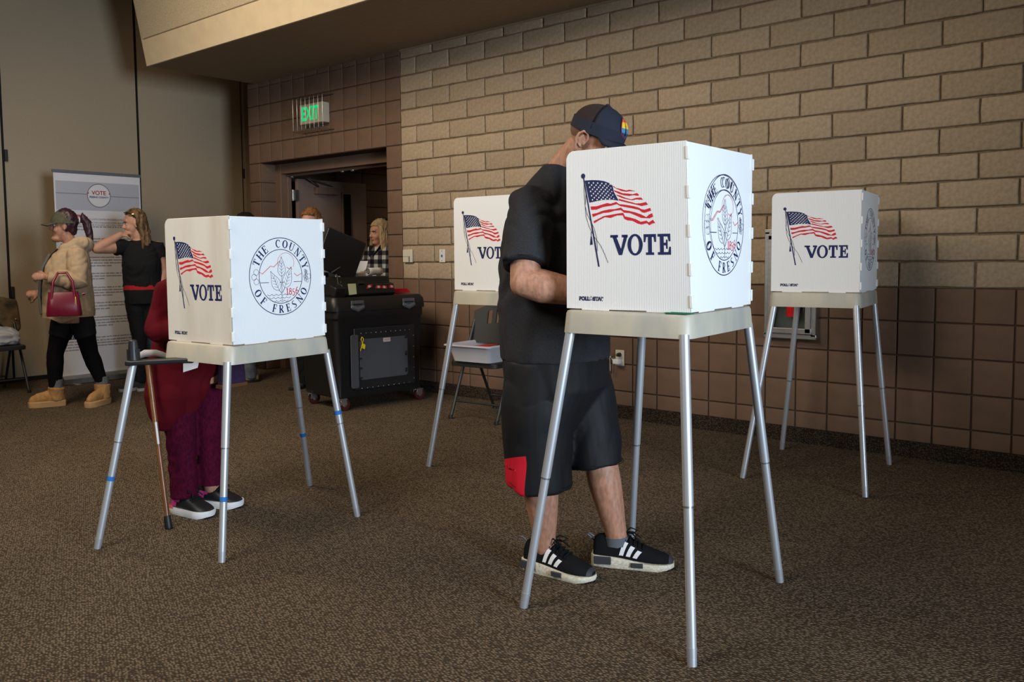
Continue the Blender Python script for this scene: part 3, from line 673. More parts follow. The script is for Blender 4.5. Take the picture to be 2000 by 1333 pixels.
def face_parts(parent, Mx, s=1.0):
    for q in (1, -1):
        g = G(); g.ell(Vector((.0755, q*.031, -.002))*s, Vector((.010, .013, .0085))*s, Mx, 10, 6); e = g.build('eye', m_eye, parent, smooth=180)
        g = G(); g.ell(Vector((.0828, q*.031, -.002))*s, Vector((.0036, .006, .006))*s, Mx, 8, 5); g.build('iris', m_iris, e, smooth=180)
        g = G(); g.tube([Mx @ (Vector((.080, q*.047, .014))*s), Mx @ (Vector((.093, q*.032, .021))*s), Mx @ (Vector((.096, q*.016, .016))*s)], .0035*s, 6, 'round'); g.build('eyebrow', m_iris, parent, smooth=180)
    g = G(); g.ell(Vector((.090, 0, -.064))*s, Vector((.006, .020, .0045))*s, Mx, 10, 6); g.ell(Vector((.089, 0, -.071))*s, Vector((.006, .017, .005))*s, Mx, 10, 6); g.build('lips', m_lip, parent, smooth=180)
def hand(g, Mx, curl=0.5, sgn=1, s=1.0, spread=1.0):
    """x towards the finger tips, y towards the thumb (times sgn), z back of hand"""
    P = lambda x, y, z: Mx @ (Vector((x, y*sgn, z))*s)
    g.tube([P(-.02, 0, 0), P(.02, .002, 0), P(.06, .002, 0), P(.088, 0, -.002)], [.024*s, .032*s, .040*s, .036*s], 14, 'round', ell=.45, up=Mx.to_3x3() @ Vector((0, 0, 1)))
    for y, L, c in ((.030, .074, 1.0), (.010, .083, 1.0), (-.011, .077, 1.05), (-.030, .060, 1.1)):
        a = 0.15; p = Vector((.084, y, -.002)); pts = [p.copy()]; r = [.0098*s]
        for fr, q in ((.45, .9), (.30, 1.0), (.25, .8)):
            a += curl*c*q; p = p+Vector((math.cos(a)*L*fr, y*.10*spread*fr, -math.sin(a)*L*fr)); pts.append(p.copy()); r.append(r[-1]*.92)
        g.tube([P(*q) for q in pts], r, 10, 'round')
    g.tube([P(.018, .028, -.004), P(.045, .052, -.014), P(.068, .060, -.026-.02*curl), P(.088, .054, -.034-.035*curl)], [.0135*s, .0125*s, .011*s, .009*s], 10, 'round')
def hmat(origin, fwd, up):
    f = Vector(fwd).normalized(); u = Vector(up); u = (u-f*u.dot(f)).normalized(); l = u.cross(f)
    m = Matrix((f, l, u)).transposed().to_4x4(); m.translation = origin; return m

# ---- shoes -----------------------------------------------------------------
SH = [(0, .024, .085), (.02, .033, .112), (.12, .040, .122), (.25, .044, .114), (.36, .046, .120), (.46, .047, .108), (.58, .050, .088), (.70, .053, .073), (.82, .052, .062), (.92, .042, .052), (.98, .026, .044), (1.0, .012, .036)]
def shoe(parent, Mx, L, m_up, m_sole, kind, side, m_acc=None, hs=1.0):
    z0 = .026
    def ring(i, dx=0, k=16):
        t, wd, h = SH[i]; h *= hs; o = []
        for j in range(k+1):
            a = PI*j/k; c, q = math.cos(a), math.sin(a)
            o.append(Mx @ Vector((t*L, (wd+dx)*math.copysign(abs(c)**.75, c), z0+(h-z0+dx)*q**.8)))
        return o
    g = G(); g.rings([ring(i) for i in range(len(SH))], cap=True); up = g.build('shoe', m_up, parent, smooth=60, sub=1)
    def S(t, a, off=.002):
        for i in range(len(SH)-1):
            if SH[i][0] <= t <= SH[i+1][0]: break
        f = (t-SH[i][0])/(SH[i+1][0]-SH[i][0]); wd = SH[i][1]*(1-f)+SH[i+1][1]*f; h = hs*(SH[i][2]*(1-f)+SH[i+1][2]*f); c, q = math.cos(a), math.sin(a)
        return Mx @ Vector((t*L, (wd+off)*math.copysign(abs(c)**.75, c), z0+(h-z0+off)*abs(q)**.8))
    g = G(); rs = []
    for i, (t, wd, h) in enumerate(SH):
        zz = (.046 if t < .3 else .046-.018*min(1, (t-.3)/.4)) if kind == 'run' else .036
        lift = .010*max(0, (t-.85)/.15); o = []
        ww = wd+.005 if 0 < i < len(SH)-1 else wd+.002; xx = t*L+(-.006 if i == 0 else .003 if i == len(SH)-1 else 0)
        for y, z in ((-ww, zz), (-ww-.002, zz*.55+lift*.4), (-ww+.006, lift), (ww-.006, lift), (ww+.002, zz*.55+lift*.4), (ww, zz)): o.append(Mx @ Vector((xx, y, z)))
        rs.append(o)
    g.rings(rs); g.build('sole', m_sole, up, smooth=50)
    def patch(quad, name, m, off=.0025, n=5):
        """quad: four (t, angle) corners on the upper"""
        gg = G(); V = []
        for a in range(n+1):
            row = []
            for b in range(n+1):
                u, v = a/n, b/n
                tt = [(quad[0][k]*(1-u)+quad[1][k]*u)*(1-v)+(quad[3][k]*(1-u)+quad[2][k]*u)*v for k in (0, 1)]
                row.append(gg.bm.verts.new(S(tt[0], tt[1], off)))
            V.append(row)
        for a in range(n):
            for b in range(n): gg.face((V[a][b], V[a+1][b], V[a+1][b+1], V[a][b+1]))
        return gg.build(name, m, up, smooth=60)
    A = lambda d: math.radians(d)
    for sd in (0, 1):
        F = (lambda d: A(180-d)) if sd else (lambda d: A(d))
        if kind == 'run':
            for t in (.335, .42, .505): patch([(t, F(12)), (t+.052, F(12)), (t+.115, F(52-(t-.335)*60)), (t+.063, F(52-(t-.335)*60))], 'side_stripe', m_acc[0])
            gg = G(); gg.box(Mx @ Vector((.13*L, (.0505 if sd == 0 else -.0505), .031)), (.30*L*.72, .010, .030), Mx.to_3x3()); gg.build('heel_plug', m_acc[1], up, bevel=.003)
            gg = G(); gg.box(Mx @ Vector((.56*L, (.0575 if sd == 0 else -.0575), .022)), (.15*L, .008, .019), Mx.to_3x3()); gg.build('sole_plug', m_acc[1], up, bevel=.003)
        else:
            patch([(.07, F(8)), (.24, F(8)), (.28, F(34)), (.10, F(34))], 'heel_panel', m_acc[0], .004); patch([(.27, F(22)), (.34, F(22)), (.35, F(40)), (.28, F(40))], 'side_mark', m_acc[0], .005)
            patch([(.02, F(2)), (.16, F(2)), (.17, F(8)), (.02, F(10))], 'sole_flash', m_acc[1], .008)
    if kind == 'run': patch([(.945, A(8)), (.945, A(172)), (.995, A(172)), (.995, A(8))], 'toe_cap', m_acc[1], .002)
    gg = G()
    for k in range(5):
        t = .41+.055*k; s1 = [S(t, A(90-34*u+0), .004) for u in (1, .6, .2, -.2, -.6, -1)]; gg.tube(s1, .0032, 6)
    c = S(.40, A(90), .012)
    for q in (1, -1):
        R3 = Mx.to_3x3()
        gg.tube([c, c+R3 @ Vector((.02, q*.025, .012)), c+R3 @ Vector((.045, q*.042, -.002)), c+R3 @ Vector((.03, q*.03, -.012)), c], .003, 6); gg.tube([c, c+R3 @ Vector((.03, q*.012, .0)), c+R3 @ Vector((.06, q*.03, -.028))], .0028, 6)
    gg.build('laces', m_up if kind == 'run' else m_blk, up, smooth=60)
    gg = G(); R3 = Mx.to_3x3()
    gg.tube([Mx @ Vector((.36*L, 0, .088*hs)), Mx @ Vector((.345*L, 0, .118*hs)), Mx @ Vector((.33*L, 0, .130*hs))], [.026, .025, .018], 12, ell=.35, up=R3 @ Vector((0, 1, 0))); gg.build('tongue', m_up, up, smooth=60)
    if kind == 'run':
        gg = G()
        c = Mx @ Vector((.372*L, 0, .120))
        for y in (-.007, 0, .007): gg.tube([c+R3 @ Vector((.004, y, 0)), c+R3 @ Vector((.002, y*1.5, .010-abs(y)*.4))], .0028, 6, 'round')
        gg.build('tongue_mark', m_acc[0], up)
        gg = G(); gg.tube([Mx @ Vector((.01, 0, .085)), Mx @ Vector((-.012, .004, .105)), Mx @ Vector((-.024, 0, .118)), Mx @ Vector((-.014, -.004, .122)), Mx @ Vector((.010, 0, .104))], .0035, 6); gg.build('pull_loop', m_acc[2], up, smooth=60)
    return up

# ---- the man in black at the front booth -----------------------------------
man = thing('person', 'man in black T-shirt, black shorts and dark trucker cap bent over the front booth', 'person', (3.72, -2.75, 0))
HM = hmat((.228, .006, 1.650), (.86, .10, -.47), (.47, .05, .86))
g = G()
head(g, HM, ears=False)
g.tube([(.055, 0, 1.50), (.11, 0, 1.575), (.165, .004, 1.615)], [.072, .063, .066], 18, 'round')
g.hst([(.80, .04, 0, .15, .17), (.95, .04, 0, .17, .19), (1.10, .04, 0, .165, .19), (1.25, .035, 0, .145, .185), (1.38, .04, 0, .12, .19), (1.46, .05, 0, .09, .15), (1.53, .06, 0, .06, .08)])
for sh, el, wr in (((.06, -.175, 1.40), (.118, -.285, 1.128), (.355, -.135, 1.078)), ((.08, .185, 1.40), (.17, .28, 1.14), (.40, .11, 1.085))):
    sh, el, wr = map(Vector, (sh, el, wr))
    g.tube([sh, sh.lerp(el, .5), el], [.066, .062, .052], 16, 'round'); g.tube([el, el.lerp(wr, .22), el.lerp(wr, .6), wr], [.053, .062, .050, .033], 16, 'round')
hand(g, hmat((.355, -.135, 1.078), (.95, .30, -.06), (0.1, .15, 1)), .55, 1); hand(g, hmat((.40, .11, 1.085), (.92, -.35, -.12), (0.1, -.1, 1)), .25, -1)
for hp, kn, ca, an in (((.035, -.105, .86), (.062, -.112, .47), (.056, -.110, .30), (.060, -.092, .10)), ((.08, .10, .86), (.165, .115, .47), (.192, .122, .33), (.238, .146, .10))):
    hp, kn, ca, an = map(Vector, (hp, kn, ca, an))
    g.tube([hp, hp.lerp(kn, .5), kn, ca, ca.lerp(an, .45), ca.lerp(an, .78), an], [.105, .092, .066, .066, .055, .044, .042], 18, 'round')
    f = Vector((.95, .15, 0)) if hp.y < 0 else Vector((.88, .45, 0))
    g.tube([an+Vector((0, 0, -.02)), an+f*.05+Vector((0, 0, -.058)), an+f*.13+Vector((0, 0, -.064))], [.036, .024, .018], 12, 'round')
remesh(g, 'body', m_skin, man, .0060, 4)
face_parts(man, HM)
# hair shaved close: a darker cap of stubble at the nape
g = G(); g.ell((-.030, 0, .030), (.084, .0785, .078), HM, 24, 14); g.build('cropped_hair', mat('stubble', (0.16, 0.085, 0.055), 0.8), man, smooth=180)
# T-shirt
g = G()
g.hst([(.825, .045, 0, .196, .222), (.87, .045, 0, .20, .226), (.95, .042, 0, .204, .228), (1.10, .04, 0, .198, .226), (1.25, .03, 0, .178, .218), (1.36, .035, 0, .152, .215), (1.43, .045, 0, .125, .195), (1.49, .058, 0, .098, .145), (1.535, .070, 0, .080, .098), (1.565, .083, 0, .069, .078)], 32)
for sh, el in (((.058, -.165, 1.415), (.108, -.268, 1.190)), ((.075, .165, 1.415), (.142, .258, 1.19))):
    sh, el = Vector(sh), Vector(el); g.tube([sh+Vector((-.03, 0.06*(1 if sh.y < 0 else -1), .0)), sh, sh.lerp(el, .35), sh.lerp(el, .7), el], [.07, .085, .087, .086, .086], 22)
shirt = remesh(g, 't_shirt', m_tee, man, .0065, 5, fold=.009, ff=(8, 8, 6), seed=3)
g = G(); g.tube([(.083+.064*math.cos(2*PI*k/28), .073*math.sin(2*PI*k/28), 1.553-.010*math.cos(2*PI*k/28)) for k in range(28)], .007, 8, closed=True); g.build('collar', m_tee, shirt, smooth=180)
for q in (1, -1):           # ears: helix, concha and lobe
    g = G(); EM = HM @ Matrix.Translation((-.010, q*.078, -.014)) @ Matrix.Rotation(q*math.radians(-18), 4, 'Z') @ Matrix.Rotation(math.radians(8), 4, 'Y')
    g.ell((0, 0, 0), (.018, .005, .030), EM, 14, 10)
    g.tube([EM @ Vector(p) for p in ((.014, q*.002, -.004), (.017, q*.006, .016), (.008, q*.010, .033), (-.010, q*.012, .034), (-.021, q*.012, .018), (-.021, q*.011, -.004), (-.013, q*.009, -.022), (-.004, q*.006, -.034))], [.0035, .0045, .005, .0052, .005, .0048, .0048, .006], 8, 'round')
    g.tube([EM @ Vector(p) for p in ((-.006, q*.006, .020), (-.010, q*.008, .004), (-.005, q*.007, -.014), (.006, q*.006, -.020))], [.003, .0042, .0042, .0035], 8, 'round')
    g.ell((.012, q*.005, -.006), (.005, .005, .008), EM, 10, 6); g.ell((-.004, q*.005, -.036), (.009, .0055, .010), EM, 10, 8)
    remesh(g, 'ear', m_skin, man, .0022, 2)
# shorts with a red insert on the right leg
g = G()
g.hst([(.55, .04, -.10, .13, .118), (.64, .042, -.05, .16, .17), (.72, .05, 0, .188, .215), (.80, .045, 0, .19, .218), (.865, .043, 0, .188, .214)], 32)
g.tube([(.045, -.105, .82), (.040, -.115, .66), (.045, -.118, .50), (.050, -.118, .335)], [.125, .140, .136, .128], 28, up=(0, 1, 0))
g.tube([(.06, .095, .82), (.105, .10, .66), (.140, .105, .50), (.160, .108, .395)], [.125, .132, .118, .108], 28, up=(0, 1, 0))
def sh_post(co, n):
    if co.y < -.02 and co.z < .42: co = Vector((co.x, co.y, co.z+.040*max(0, -(co.x-.06))/.12))
    return co
m_so, nt, b = base('black_shorts_red_insert', (0.006, 0.006, 0.007), 0.65, 0, .25)
tc = nd(nt, 'ShaderNodeTexCoord'); sp = nd(nt, 'ShaderNodeSeparateXYZ'); nt.links.new(tc.outputs['Object'], sp.inputs[0])
def mth(op, a, b_, c_=None):
    n = nd(nt, 'ShaderNodeMath', operation=op)
    for i, x in enumerate((a, b_, c_)):
        if x is None: continue
        if isinstance(x, (int, float)): n.inputs[i].default_value = x
        else: nt.links.new(x, n.inputs[i])
    return n.outputs[0]
# seam plane: behind the side seam; upper edge slopes down towards the back
side = mth('MULTIPLY_ADD', sp.outputs[1], -0.85, sp.outputs[0])       # x - .85 y
c1 = mth('LESS_THAN', side, .292); c2 = mth('LESS_THAN', sp.outputs[2], mth('MULTIPLY_ADD', side, .237, .418)); c3 = mth('LESS_THAN', sp.outputs[1], -.13)
msk = mth('MULTIPLY', mth('MULTIPLY', mth('MULTIPLY', c1, c2), c3), mth('LESS_THAN', sp.outputs[0], .112))
mx = nd(nt, 'ShaderNodeMix', data_type='RGBA'); nt.links.new(msk, mx.inputs[0]); mx.inputs[6].default_value = (.006, .006, .007, 1); mx.inputs[7].default_value = (.50, .008, .022, 1)
nt.links.new(mx.outputs[2], b.inputs['Base Color'])
shorts = remesh(g, 'shorts', m_so, man, .0065, 5, fold=.007, ff=(8, 8, 3.2), seed=9, post=sh_post)
for ang0, r, c, z in ((0, .1295, (.050, -.118), .357), (0, .1095, (.158, .108), .418)):
    g = G(); g.tube([(c[0]+r*math.cos(2*PI*k/32), c[1]+r*math.sin(2*PI*k/32), z+(.040*max(0, -(c[0]+r*math.cos(2*PI*k/32)-.06))/.12 if c[1] < 0 else 0)) for k in range(32)], .0014, 5, closed=True); g.build('hem_stitch', m_shorts, shorts, smooth=180)
# cap: navy front, dark mesh back, brim, round sunset patch
m_cap = mat('navy_cap_cloth', (0.014, 0.017, 0.030), 0.85, bump=0.3, bs=500, bd=.0008)
m_mesh = wavebump(mat('brown_cap_mesh', (0.035, 0.022, 0.020), 0.8), 260, .0008, 'DIAGONAL')
CM = HM @ Matrix.Translation((-.006, 0, .040)) @ Matrix.Rotation(math.radians(-4), 4, 'Y')
def dome(a0, a1, r=(.108, .090, .090), n=20, k=9, off=0):
    V = []
    for j in range(k+1):
        e = PI/2*j/k
        V.append([CM @ Vector(((r[0]+off)*math.cos(e)*math.cos(a0+(a1-a0)*i/n)*(1.0), (r[1]+off)*math.cos(e)*math.sin(a0+(a1-a0)*i/n), (r[2]+off)*math.sin(e)**.92)) for i in range(n+1)])
    return V
cap_root = None
g = G(); g.rings(dome(-math.radians(82), math.radians(82)), cap=False, closed=False); cap = g.build('cap', m_cap, man, smooth=180)
sol = cap.modifiers.new('s', 'SOLIDIFY'); sol.thickness = .003
g = G(); g.rings(dome(math.radians(82), math.radians(278)), cap=False, closed=False); o = g.build('cap_mesh', m_mesh, cap, smooth=180); o.modifiers.new('s', 'SOLIDIFY').thickness = .003
g = G(); rs = []
for i in range(33):
    a = 2*PI*i/32; rs.append([CM @ Vector((.1095*math.cos(a), .0915*math.sin(a), z)) for z in (-.020, .022)]+[CM @ Vector((.1055*math.cos(a), .0875*math.sin(a), z)) for z in (.022, -.020)])
g.rings(rs, cap=False); g.build('cap_band', m_cap, cap, smooth=60)
g = G(); V = []
for i in range(17):
    a = math.radians(-68+136*i/16); V.append([CM @ Vector((.104*math.cos(a)+q*.072*math.cos(a*.9), .088*math.sin(a)*(1-.04*q), -.014-.012*q-.016*q*math.sin(a)**2)) for q in (0, .35, .7, 1)])
g.rings(V, cap=False, closed=False); o = g.build('cap_brim', m_cap, cap, smooth=180); o.modifiers.new('s', 'SOLIDIFY').thickness = .004
g = G(); g.ell((0, 0, .091), (.010, .010, .006), CM, 10, 6); g.build('cap_button', m_cap, cap, smooth=180)
for a in (82, -82): 
    g = G(); g.tube([CM @ Vector((.109*math.cos(e)*math.cos(math.radians(a)), .091*math.cos(e)*math.sin(math.radians(a)), .091*math.sin(e)**.92)) for e in [PI/2*j/10 for j in range(11)]], .0016, 5); g.build('cap_seam', m_blk, cap)
PMATS = [mat('patch_rim', (.12, .02, .04), .8), mat('patch_red', (.55, .09, .04), .8), mat('patch_yellow', (.80, .45, .03), .8), mat('patch_blue', (.05, .20, .33), .8), mat('patch_navy', (.03, .035, .10), .8), m_blk]
g = G()
def pp(u, v, off=.003):      # on the cap front, u across, v up
    a = u/.100; e = math.asin(min(.98, max(0, (.036+v)/.090))**(1/.92)); return CM @ Vector(((.108+off)*math.cos(e)*math.cos(a), (.090+off)*math.cos(e)*math.sin(a), (.090+off)*math.sin(e)**.92))
def disc(r, mi, off, v0=-9, v1=9):
    g.mi = mi; k = 14
    for j in range(k):
        y0, y1 = max(v0, -r+2*r*j/k), min(v1, -r+2*r*(j+1)/k)
        if y1 <= y0: continue
        w0, w1 = math.sqrt(max(0, r*r-y0*y0)), math.sqrt(max(0, r*r-y1*y1)); N = 6
        for i in range(N): g.poly([pp(-w0+2*w0*i/N, y0, off), pp(-w0+2*w0*(i+1)/N, y0, off), pp(-w1+2*w1*(i+1)/N, y1, off), pp(-w1+2*w1*i/N, y1, off)])
disc(.034, 0, .003)
for mi, v0, v1 in ((1, .019, 9), (2, .001, .019), (3, -.014, .001), (4, -9, -.014)): disc(.0305, mi, .0042, v0, v1)
g.mi = 5
for k in range(5): g.poly([pp(-.004-.007+.0013*k, -.022+.009*k, .0055), pp(-.004+.007-.0013*k, -.022+.009*k, .0055), pp(-.004, -.010+.009*k, .0055)])
g.build('cap_patch', PMATS, cap)
m_runsole = mat('cream_foam_sole', (.66, .60, .46), .7, var=.25, vs=120, bump=.3, bs=300)
acc = (mat('white_stripe', (.72, .70, .70), .5), mat('ribbed_dark_plug', (.035, .035, .04), .6), mat('grey_loop', (.16, .17, .20), .7))
m_knit = mat('black_knit', (.009, .009, .010), .92, spec=.1, bump=.4, bs=420, bd=.0008)
def smx(heel, ang, z=0.0): return Matrix.Translation((*heel, z)) @ Matrix.Rotation(math.radians(ang), 4, 'Z')
shoe(man, smx((-.030, -.098), 7), .298, m_knit, m_runsole, 'run', -1, acc, 1.05)
shoe(man, smx((.150, .106), 27), .312, m_knit, m_runsole, 'run', 1, acc, 1.05)
g = G(); g.tube([(.235, .146, .085), (.233, .145, .118)], [.048, .047], 18); g.build('sock', mat('grey_sock', (.10, .11, .13), .9, bump=.3, bs=300), man, smooth=60)
# pen in his hand
g = G(); g.tube([(4.145, -2.858, 1.045), (4.130, -2.850, 1.13)], [.002, .0045], 10, 'round'); tag(g.build('pen', m_blk, smooth=60), 'black pen held upright in the hand of the man in black', 'pen')
# ---- helpers for the people further away -----------------------------------
CY = math.radians(40.3906)
def hair_shell(parent, Mx, m, r=(.108, .088, .108), c=(-.022, 0, .034), cut=.02, name='hair', fold=.006, extra=None, vox=.008):
    """cap of hair over the skull, open over the face, plus locks"""
    g = G(); g.ell(c, r, Mx, 28, 18)
    dead = []
    inv = Mx.inverted()
    for v in g.bm.verts:
        p = inv @ v.co
        if p.x > cut and p.z < .062+(p.x-cut)*.1: v.co = Mx @ Vector((cut*.7, p.y*.93, max(p.z, -.03)))
    if extra: extra(g, Mx)
    return remesh(g, name, m, parent, vox, 2, fold=fold, ff=(40, 40, 14), seed=rnd.random()*9)
def ball_cap(parent, Mx, m, brim=.085):
    CMx = Mx @ Matrix.Translation((-.008, 0, .036))
    g = G(); V = []
    for j in range(9):
        e = PI/2*(j/8)*1.0; V.append([CMx @ Vector(((.112)*math.cos(e)*math.cos(2*PI*i/24), .094*math.cos(e)*math.sin(2*PI*i/24), -.022+.118*math.sin(e))) for i in range(24)])
    g.rings(V, cap=True); cp = g.build('cap', m, parent, smooth=50)
    g = G(); V = []
    for i in range(13):
        a = math.radians(-62+124*i/12); V.append([CMx @ Vector((.104*math.cos(a)+q*brim, .092*math.sin(a)*(1-.06*q), -.012-.018*q-.014*q*math.sin(a)**2)) for q in (0, .5, 1)])
    g.rings(V, cap=False, closed=False); o = g.build('cap_brim', m, cp, smooth=180); o.modifiers.new('s', 'SOLIDIFY').thickness = .005
    g = G(); g.ell((0, 0, .098), (.010, .010, .006), CMx, 8, 5); g.build('cap_button', m, cp, smooth=180)
    return cp
def plain_shoe(parent, at, ang, L, m, ms, h=.085):
    Mx = Matrix.Translation(at) @ Matrix.Rotation(ang, 4, 'Z')
    g = G(); rs = []
    for t, wd, hh in ((0, .026, .9), (.05, .034, 1.0), (.2, .038, 1.0), (.38, .041, .92), (.55, .045, .66), (.75, .048, .55), (.9, .038, .45), (1, .014, .34)):
        rs.append([Mx @ Vector((t*L, wd*math.copysign(abs(math.cos(a))**.8, math.cos(a)), .02+(h*hh-.02)*math.sin(a)**.8)) for a in [PI*k/12 for k in range(13)]])
    g.rings(rs); s = g.build('shoe', m, parent, smooth=60)
    g = G(); g.rings([[Mx @ Vector((t*L+dx, y, z)) for y, z in ((-wd, .028), (-wd, 0), (wd, 0), (wd, .028))] for t, wd, dx in ((0, .024, -.006), (.06, .037, 0), (.4, .043, 0), (.75, .052, 0), (.93, .036, 0), (1, .014, .006))]); g.build('sole', ms, s, bevel=.002)
    return s
m_hoodie = mat('tan_fleece', (0.43, 0.315, 0.20), 0.95, spec=.05, var=.12, vs=30, bump=.3, bs=260, bd=.0015)
m_olive = mat('olive_grey_cap', (0.075, 0.07, 0.045), .9, var=.2, vs=60)
m_plum = mat('dark_plum_hair', (0.030, 0.008, 0.014), .45, spec=.5, bump=.5, bs=120, stretch=(1, 1, .1))
m_suede = mat('tan_suede', (0.40, 0.215, 0.085), .95, spec=.05, var=.15, vs=40, bump=.2, bs=200)
m_suede2 = mat('tan_boot_sole', (0.42, 0.25, 0.115), .8, var=.1)
m_sockg = mat('heather_grey_sock', (.13, .14, .15), .95, var=.4, vs=120)
m_maroon = mat('maroon_leather', (0.17, 0.006, 0.028), .30, spec=.5, bump=.06, bs=300)
m_gold = mat('gold_metal', (.65, .42, .14), .35, metal=1)
m_graytee = mat('grey_tee', (.12, .12, .115), .9)

# ---- woman in the tan hoodie, walking left ----------------------------------
w1 = thing('person', 'woman in tan hoodie, olive cap and tan boots walking left past the banner', 'person', (-1.56, -2.307, 0), CY+.462); w1.scale = (.90, .95, 1)
H1 = hmat((-.044, 0, 1.506), (-1, -.05, .0), (0, 0, 1))
g = G(); head(g, H1, .98)
g.tube([(.03, 0, 1.30), (.0, 0, 1.38), (-.03, 0, 1.44)], [.066, .056, .054], 16, 'round'); g.ell((-.10, 0, 1.395), (.05, .045, .03))
g.hst([(.70, .0, 0, .13, .17), (.85, 0, 0, .15, .175), (1.05, -.01, 0, .15, .165), (1.2, -.005, 0, .13, .17), (1.29, .02, 0, .08, .13)])
A1 = (((.055, -.175, 1.27), (.055, -.235, 1.045), (-.19, -.225, 1.085)), ((.03, .175, 1.27), (-.10, .235, 1.02), (-.265, .20, .95)))
for sh, el, wr in A1:
    g.tube([sh, el], [.05, .044], 12, 'round'); g.tube([el, wr], [.044, .030], 12, 'round')
hand(g, hmat((-.20, -.225, 1.087), (-1, .1, .05), (0, -1, .4)), .95, -1, .92); hand(g, hmat((-.272, .20, .948), (-1, .05, -.1), (0, -.8, .6)), .85, 1, .92)
for hp, kn, an in (((-.045, .05, .78), (-.158, .04, .44), (-.170, .04, .13)), ((.055, -.055, .78), (.128, -.05, .44), (.212, -.05, .16))):
    hp, kn, an = map(Vector, (hp, kn, an)); g.tube([hp, hp.lerp(kn, .5), kn, kn.lerp(an, .3), an, an+Vector((-.01, 0, -.06))], [.09, .08, .060, .050, .036, .036], 14, 'round')
remesh(g, 'body', m_skin, w1, .007, 4); face_parts(w1, H1, .98)
def plain_hair(g, Mx):
    g.ell((-.07, 0, -.03), (.05, .06, .06), Mx)
hair_shell(w1, H1, m_plum, cut=-.005, extra=plain_hair)
g = G(); g.tube([(.085, 0, 1.535), (.118, .0, 1.575), (.150, 0, 1.53), (.166, .0, 1.45), (.176, .0, 1.38), (.190, 0, 1.31)], [.016, .036, .040, .034, .024, .008], 14, 'round', up=(0, 1, 0)); g.tube([(.12, .02, 1.55), (.165, .03, 1.42), (.20, .03, 1.28)], [.02, .018, .004], 8, 'round', up=(0, 1, 0))
remesh(g, 'ponytail', m_plum, w1, .006, 2, fold=.006, ff=(60, 60, 10))
g = G(); g.tube([(.092, .022*math.cos(a), 1.548+.022*math.sin(a)) for a in [2*PI*k/14 for k in range(14)]], .006, 8, closed=True); g.build('hair_tie', mat('pale_elastic', (.5, .5, .48), .8), w1, smooth=180)
ball_cap(w1, H1, m_olive)
g = G()     # leggings and shorts over them
for hp, kn, an in (((-.045, .05, .82), (-.158, .04, .44), (-.170, .04, .195)), ((.055, -.055, .82), (.132, -.05, .44), (.208, -.05, .225))):
    hp, kn, an = map(Vector, (hp, kn, an)); g.tube([hp, hp.lerp(kn, .35), hp.lerp(kn, .7), kn, kn.lerp(an, .35), an, an+Vector((0, 0, -.035))], [.105, .102, .084, .072, .074, .056, .053], 18, up=(0, 1, 0))
remesh(g, 'leggings', mat('black_leggings', (.004, .004, .005), .85, spec=.1), w1, .007, 5, fold=.003, ff=(12, 12, 8))
g = G(); g.hst([(.72, .005, 0, .155, .165), (.84, 0, 0, .165, .175)])
for hp, kn in (((-.045, .05, .80), (-.158, .04, .44)), ((.055, -.055, .80), (.132, -.05, .44))):
    hp, kn = map(Vector, (hp, kn)); g.tube([hp, hp.lerp(kn, .35), hp.lerp(kn, .62)], [.113, .108, .096], 18, up=(0, 1, 0))
remesh(g, 'shorts', m_shorts, w1, .007, 4, fold=.004, ff=(10, 10, 5))
g = G()
g.hst([(.755, -.035, 0, .215, .205), (.80, -.035, 0, .228, .212), (.92, -.035, 0, .222, .208), (1.05, -.032, 0, .212, .205), (1.17, -.022, 0, .198, .200), (1.26, .0, 0, .160, .192), (1.32, .025, 0, .115, .14), (1.36, .03, 0, .09, .10)], 30)
for (sh, el, wr), k in zip(A1, (.95, .9)):
    sh, el, wr = map(Vector, (sh, el, wr)); e2 = el.lerp(wr, k)
    g.tube([sh+Vector((0, .05 if sh.y < 0 else -.05, 0)), sh, sh.lerp(el, .5), el+Vector((.012, 0, .0)), el.lerp(wr, .25), el.lerp(wr, .6), e2], [.06, .086, .090, .082, .076, .062, .048], 18, 'flat')
g.tube([(-.055, -.10, 1.315), (.04, -.118, 1.355), (.12, -.075, 1.36), (.155, 0, 1.34), (.12, .075, 1.36), (.04, .118, 1.355), (-.055, .10, 1.315)], [.030, .042, .052, .058, .052, .042, .030], 14, 'round')
def hood_post(co, n):
    if co.z < .80 and abs(co.y) < .26: co = Vector((co.x, co.y, co.z-.045*max(0, min(1, (.10-abs(co.x+.08))/.1))))
    return co
hd = remesh(g, 'hoodie', m_hoodie, w1, .0075, 4, fold=.008, ff=(8, 8, 6), seed=4, post=hood_post)
g = G()      # open front: strip of dark shirt and grey lining
g.rings([[(-.247-.002, y, .80), (-.255, y*.9, .92), (-.243, y*.9, 1.05), (-.220, y*.95, 1.16), (-.165, y, 1.255), (-.10, y*.9, 1.315)] for y in (-.085, -.03, .04, .10)], cap=False, closed=False); o = g.build('dark_shirt', m_blk, w1, smooth=180); o.modifiers.new('s', 'SOLIDIFY').thickness = .02
g = G(); g.tube([(-.252, -.095, .79), (-.262, -.09, .92), (-.250, -.09, 1.05), (-.226, -.095, 1.16), (-.168, -.09, 1.26)], [.012, .013, .013, .013, .012], 8, 'round'); g.build('zip_edge', m_graytee, hd, smooth=180)
g = G()
for (sh, el, wr), k in zip(A1, (.95, .9)): 
    el, wr = Vector(el), Vector(wr); g2 = G(); g2.tube([el.lerp(wr, k-.16), el.lerp(wr, k)], [.052, .046], 18); g2.build('cuff', m_hoodie, hd, smooth=40, bevel=.004)
g.bm.free()
g = G(); V = []
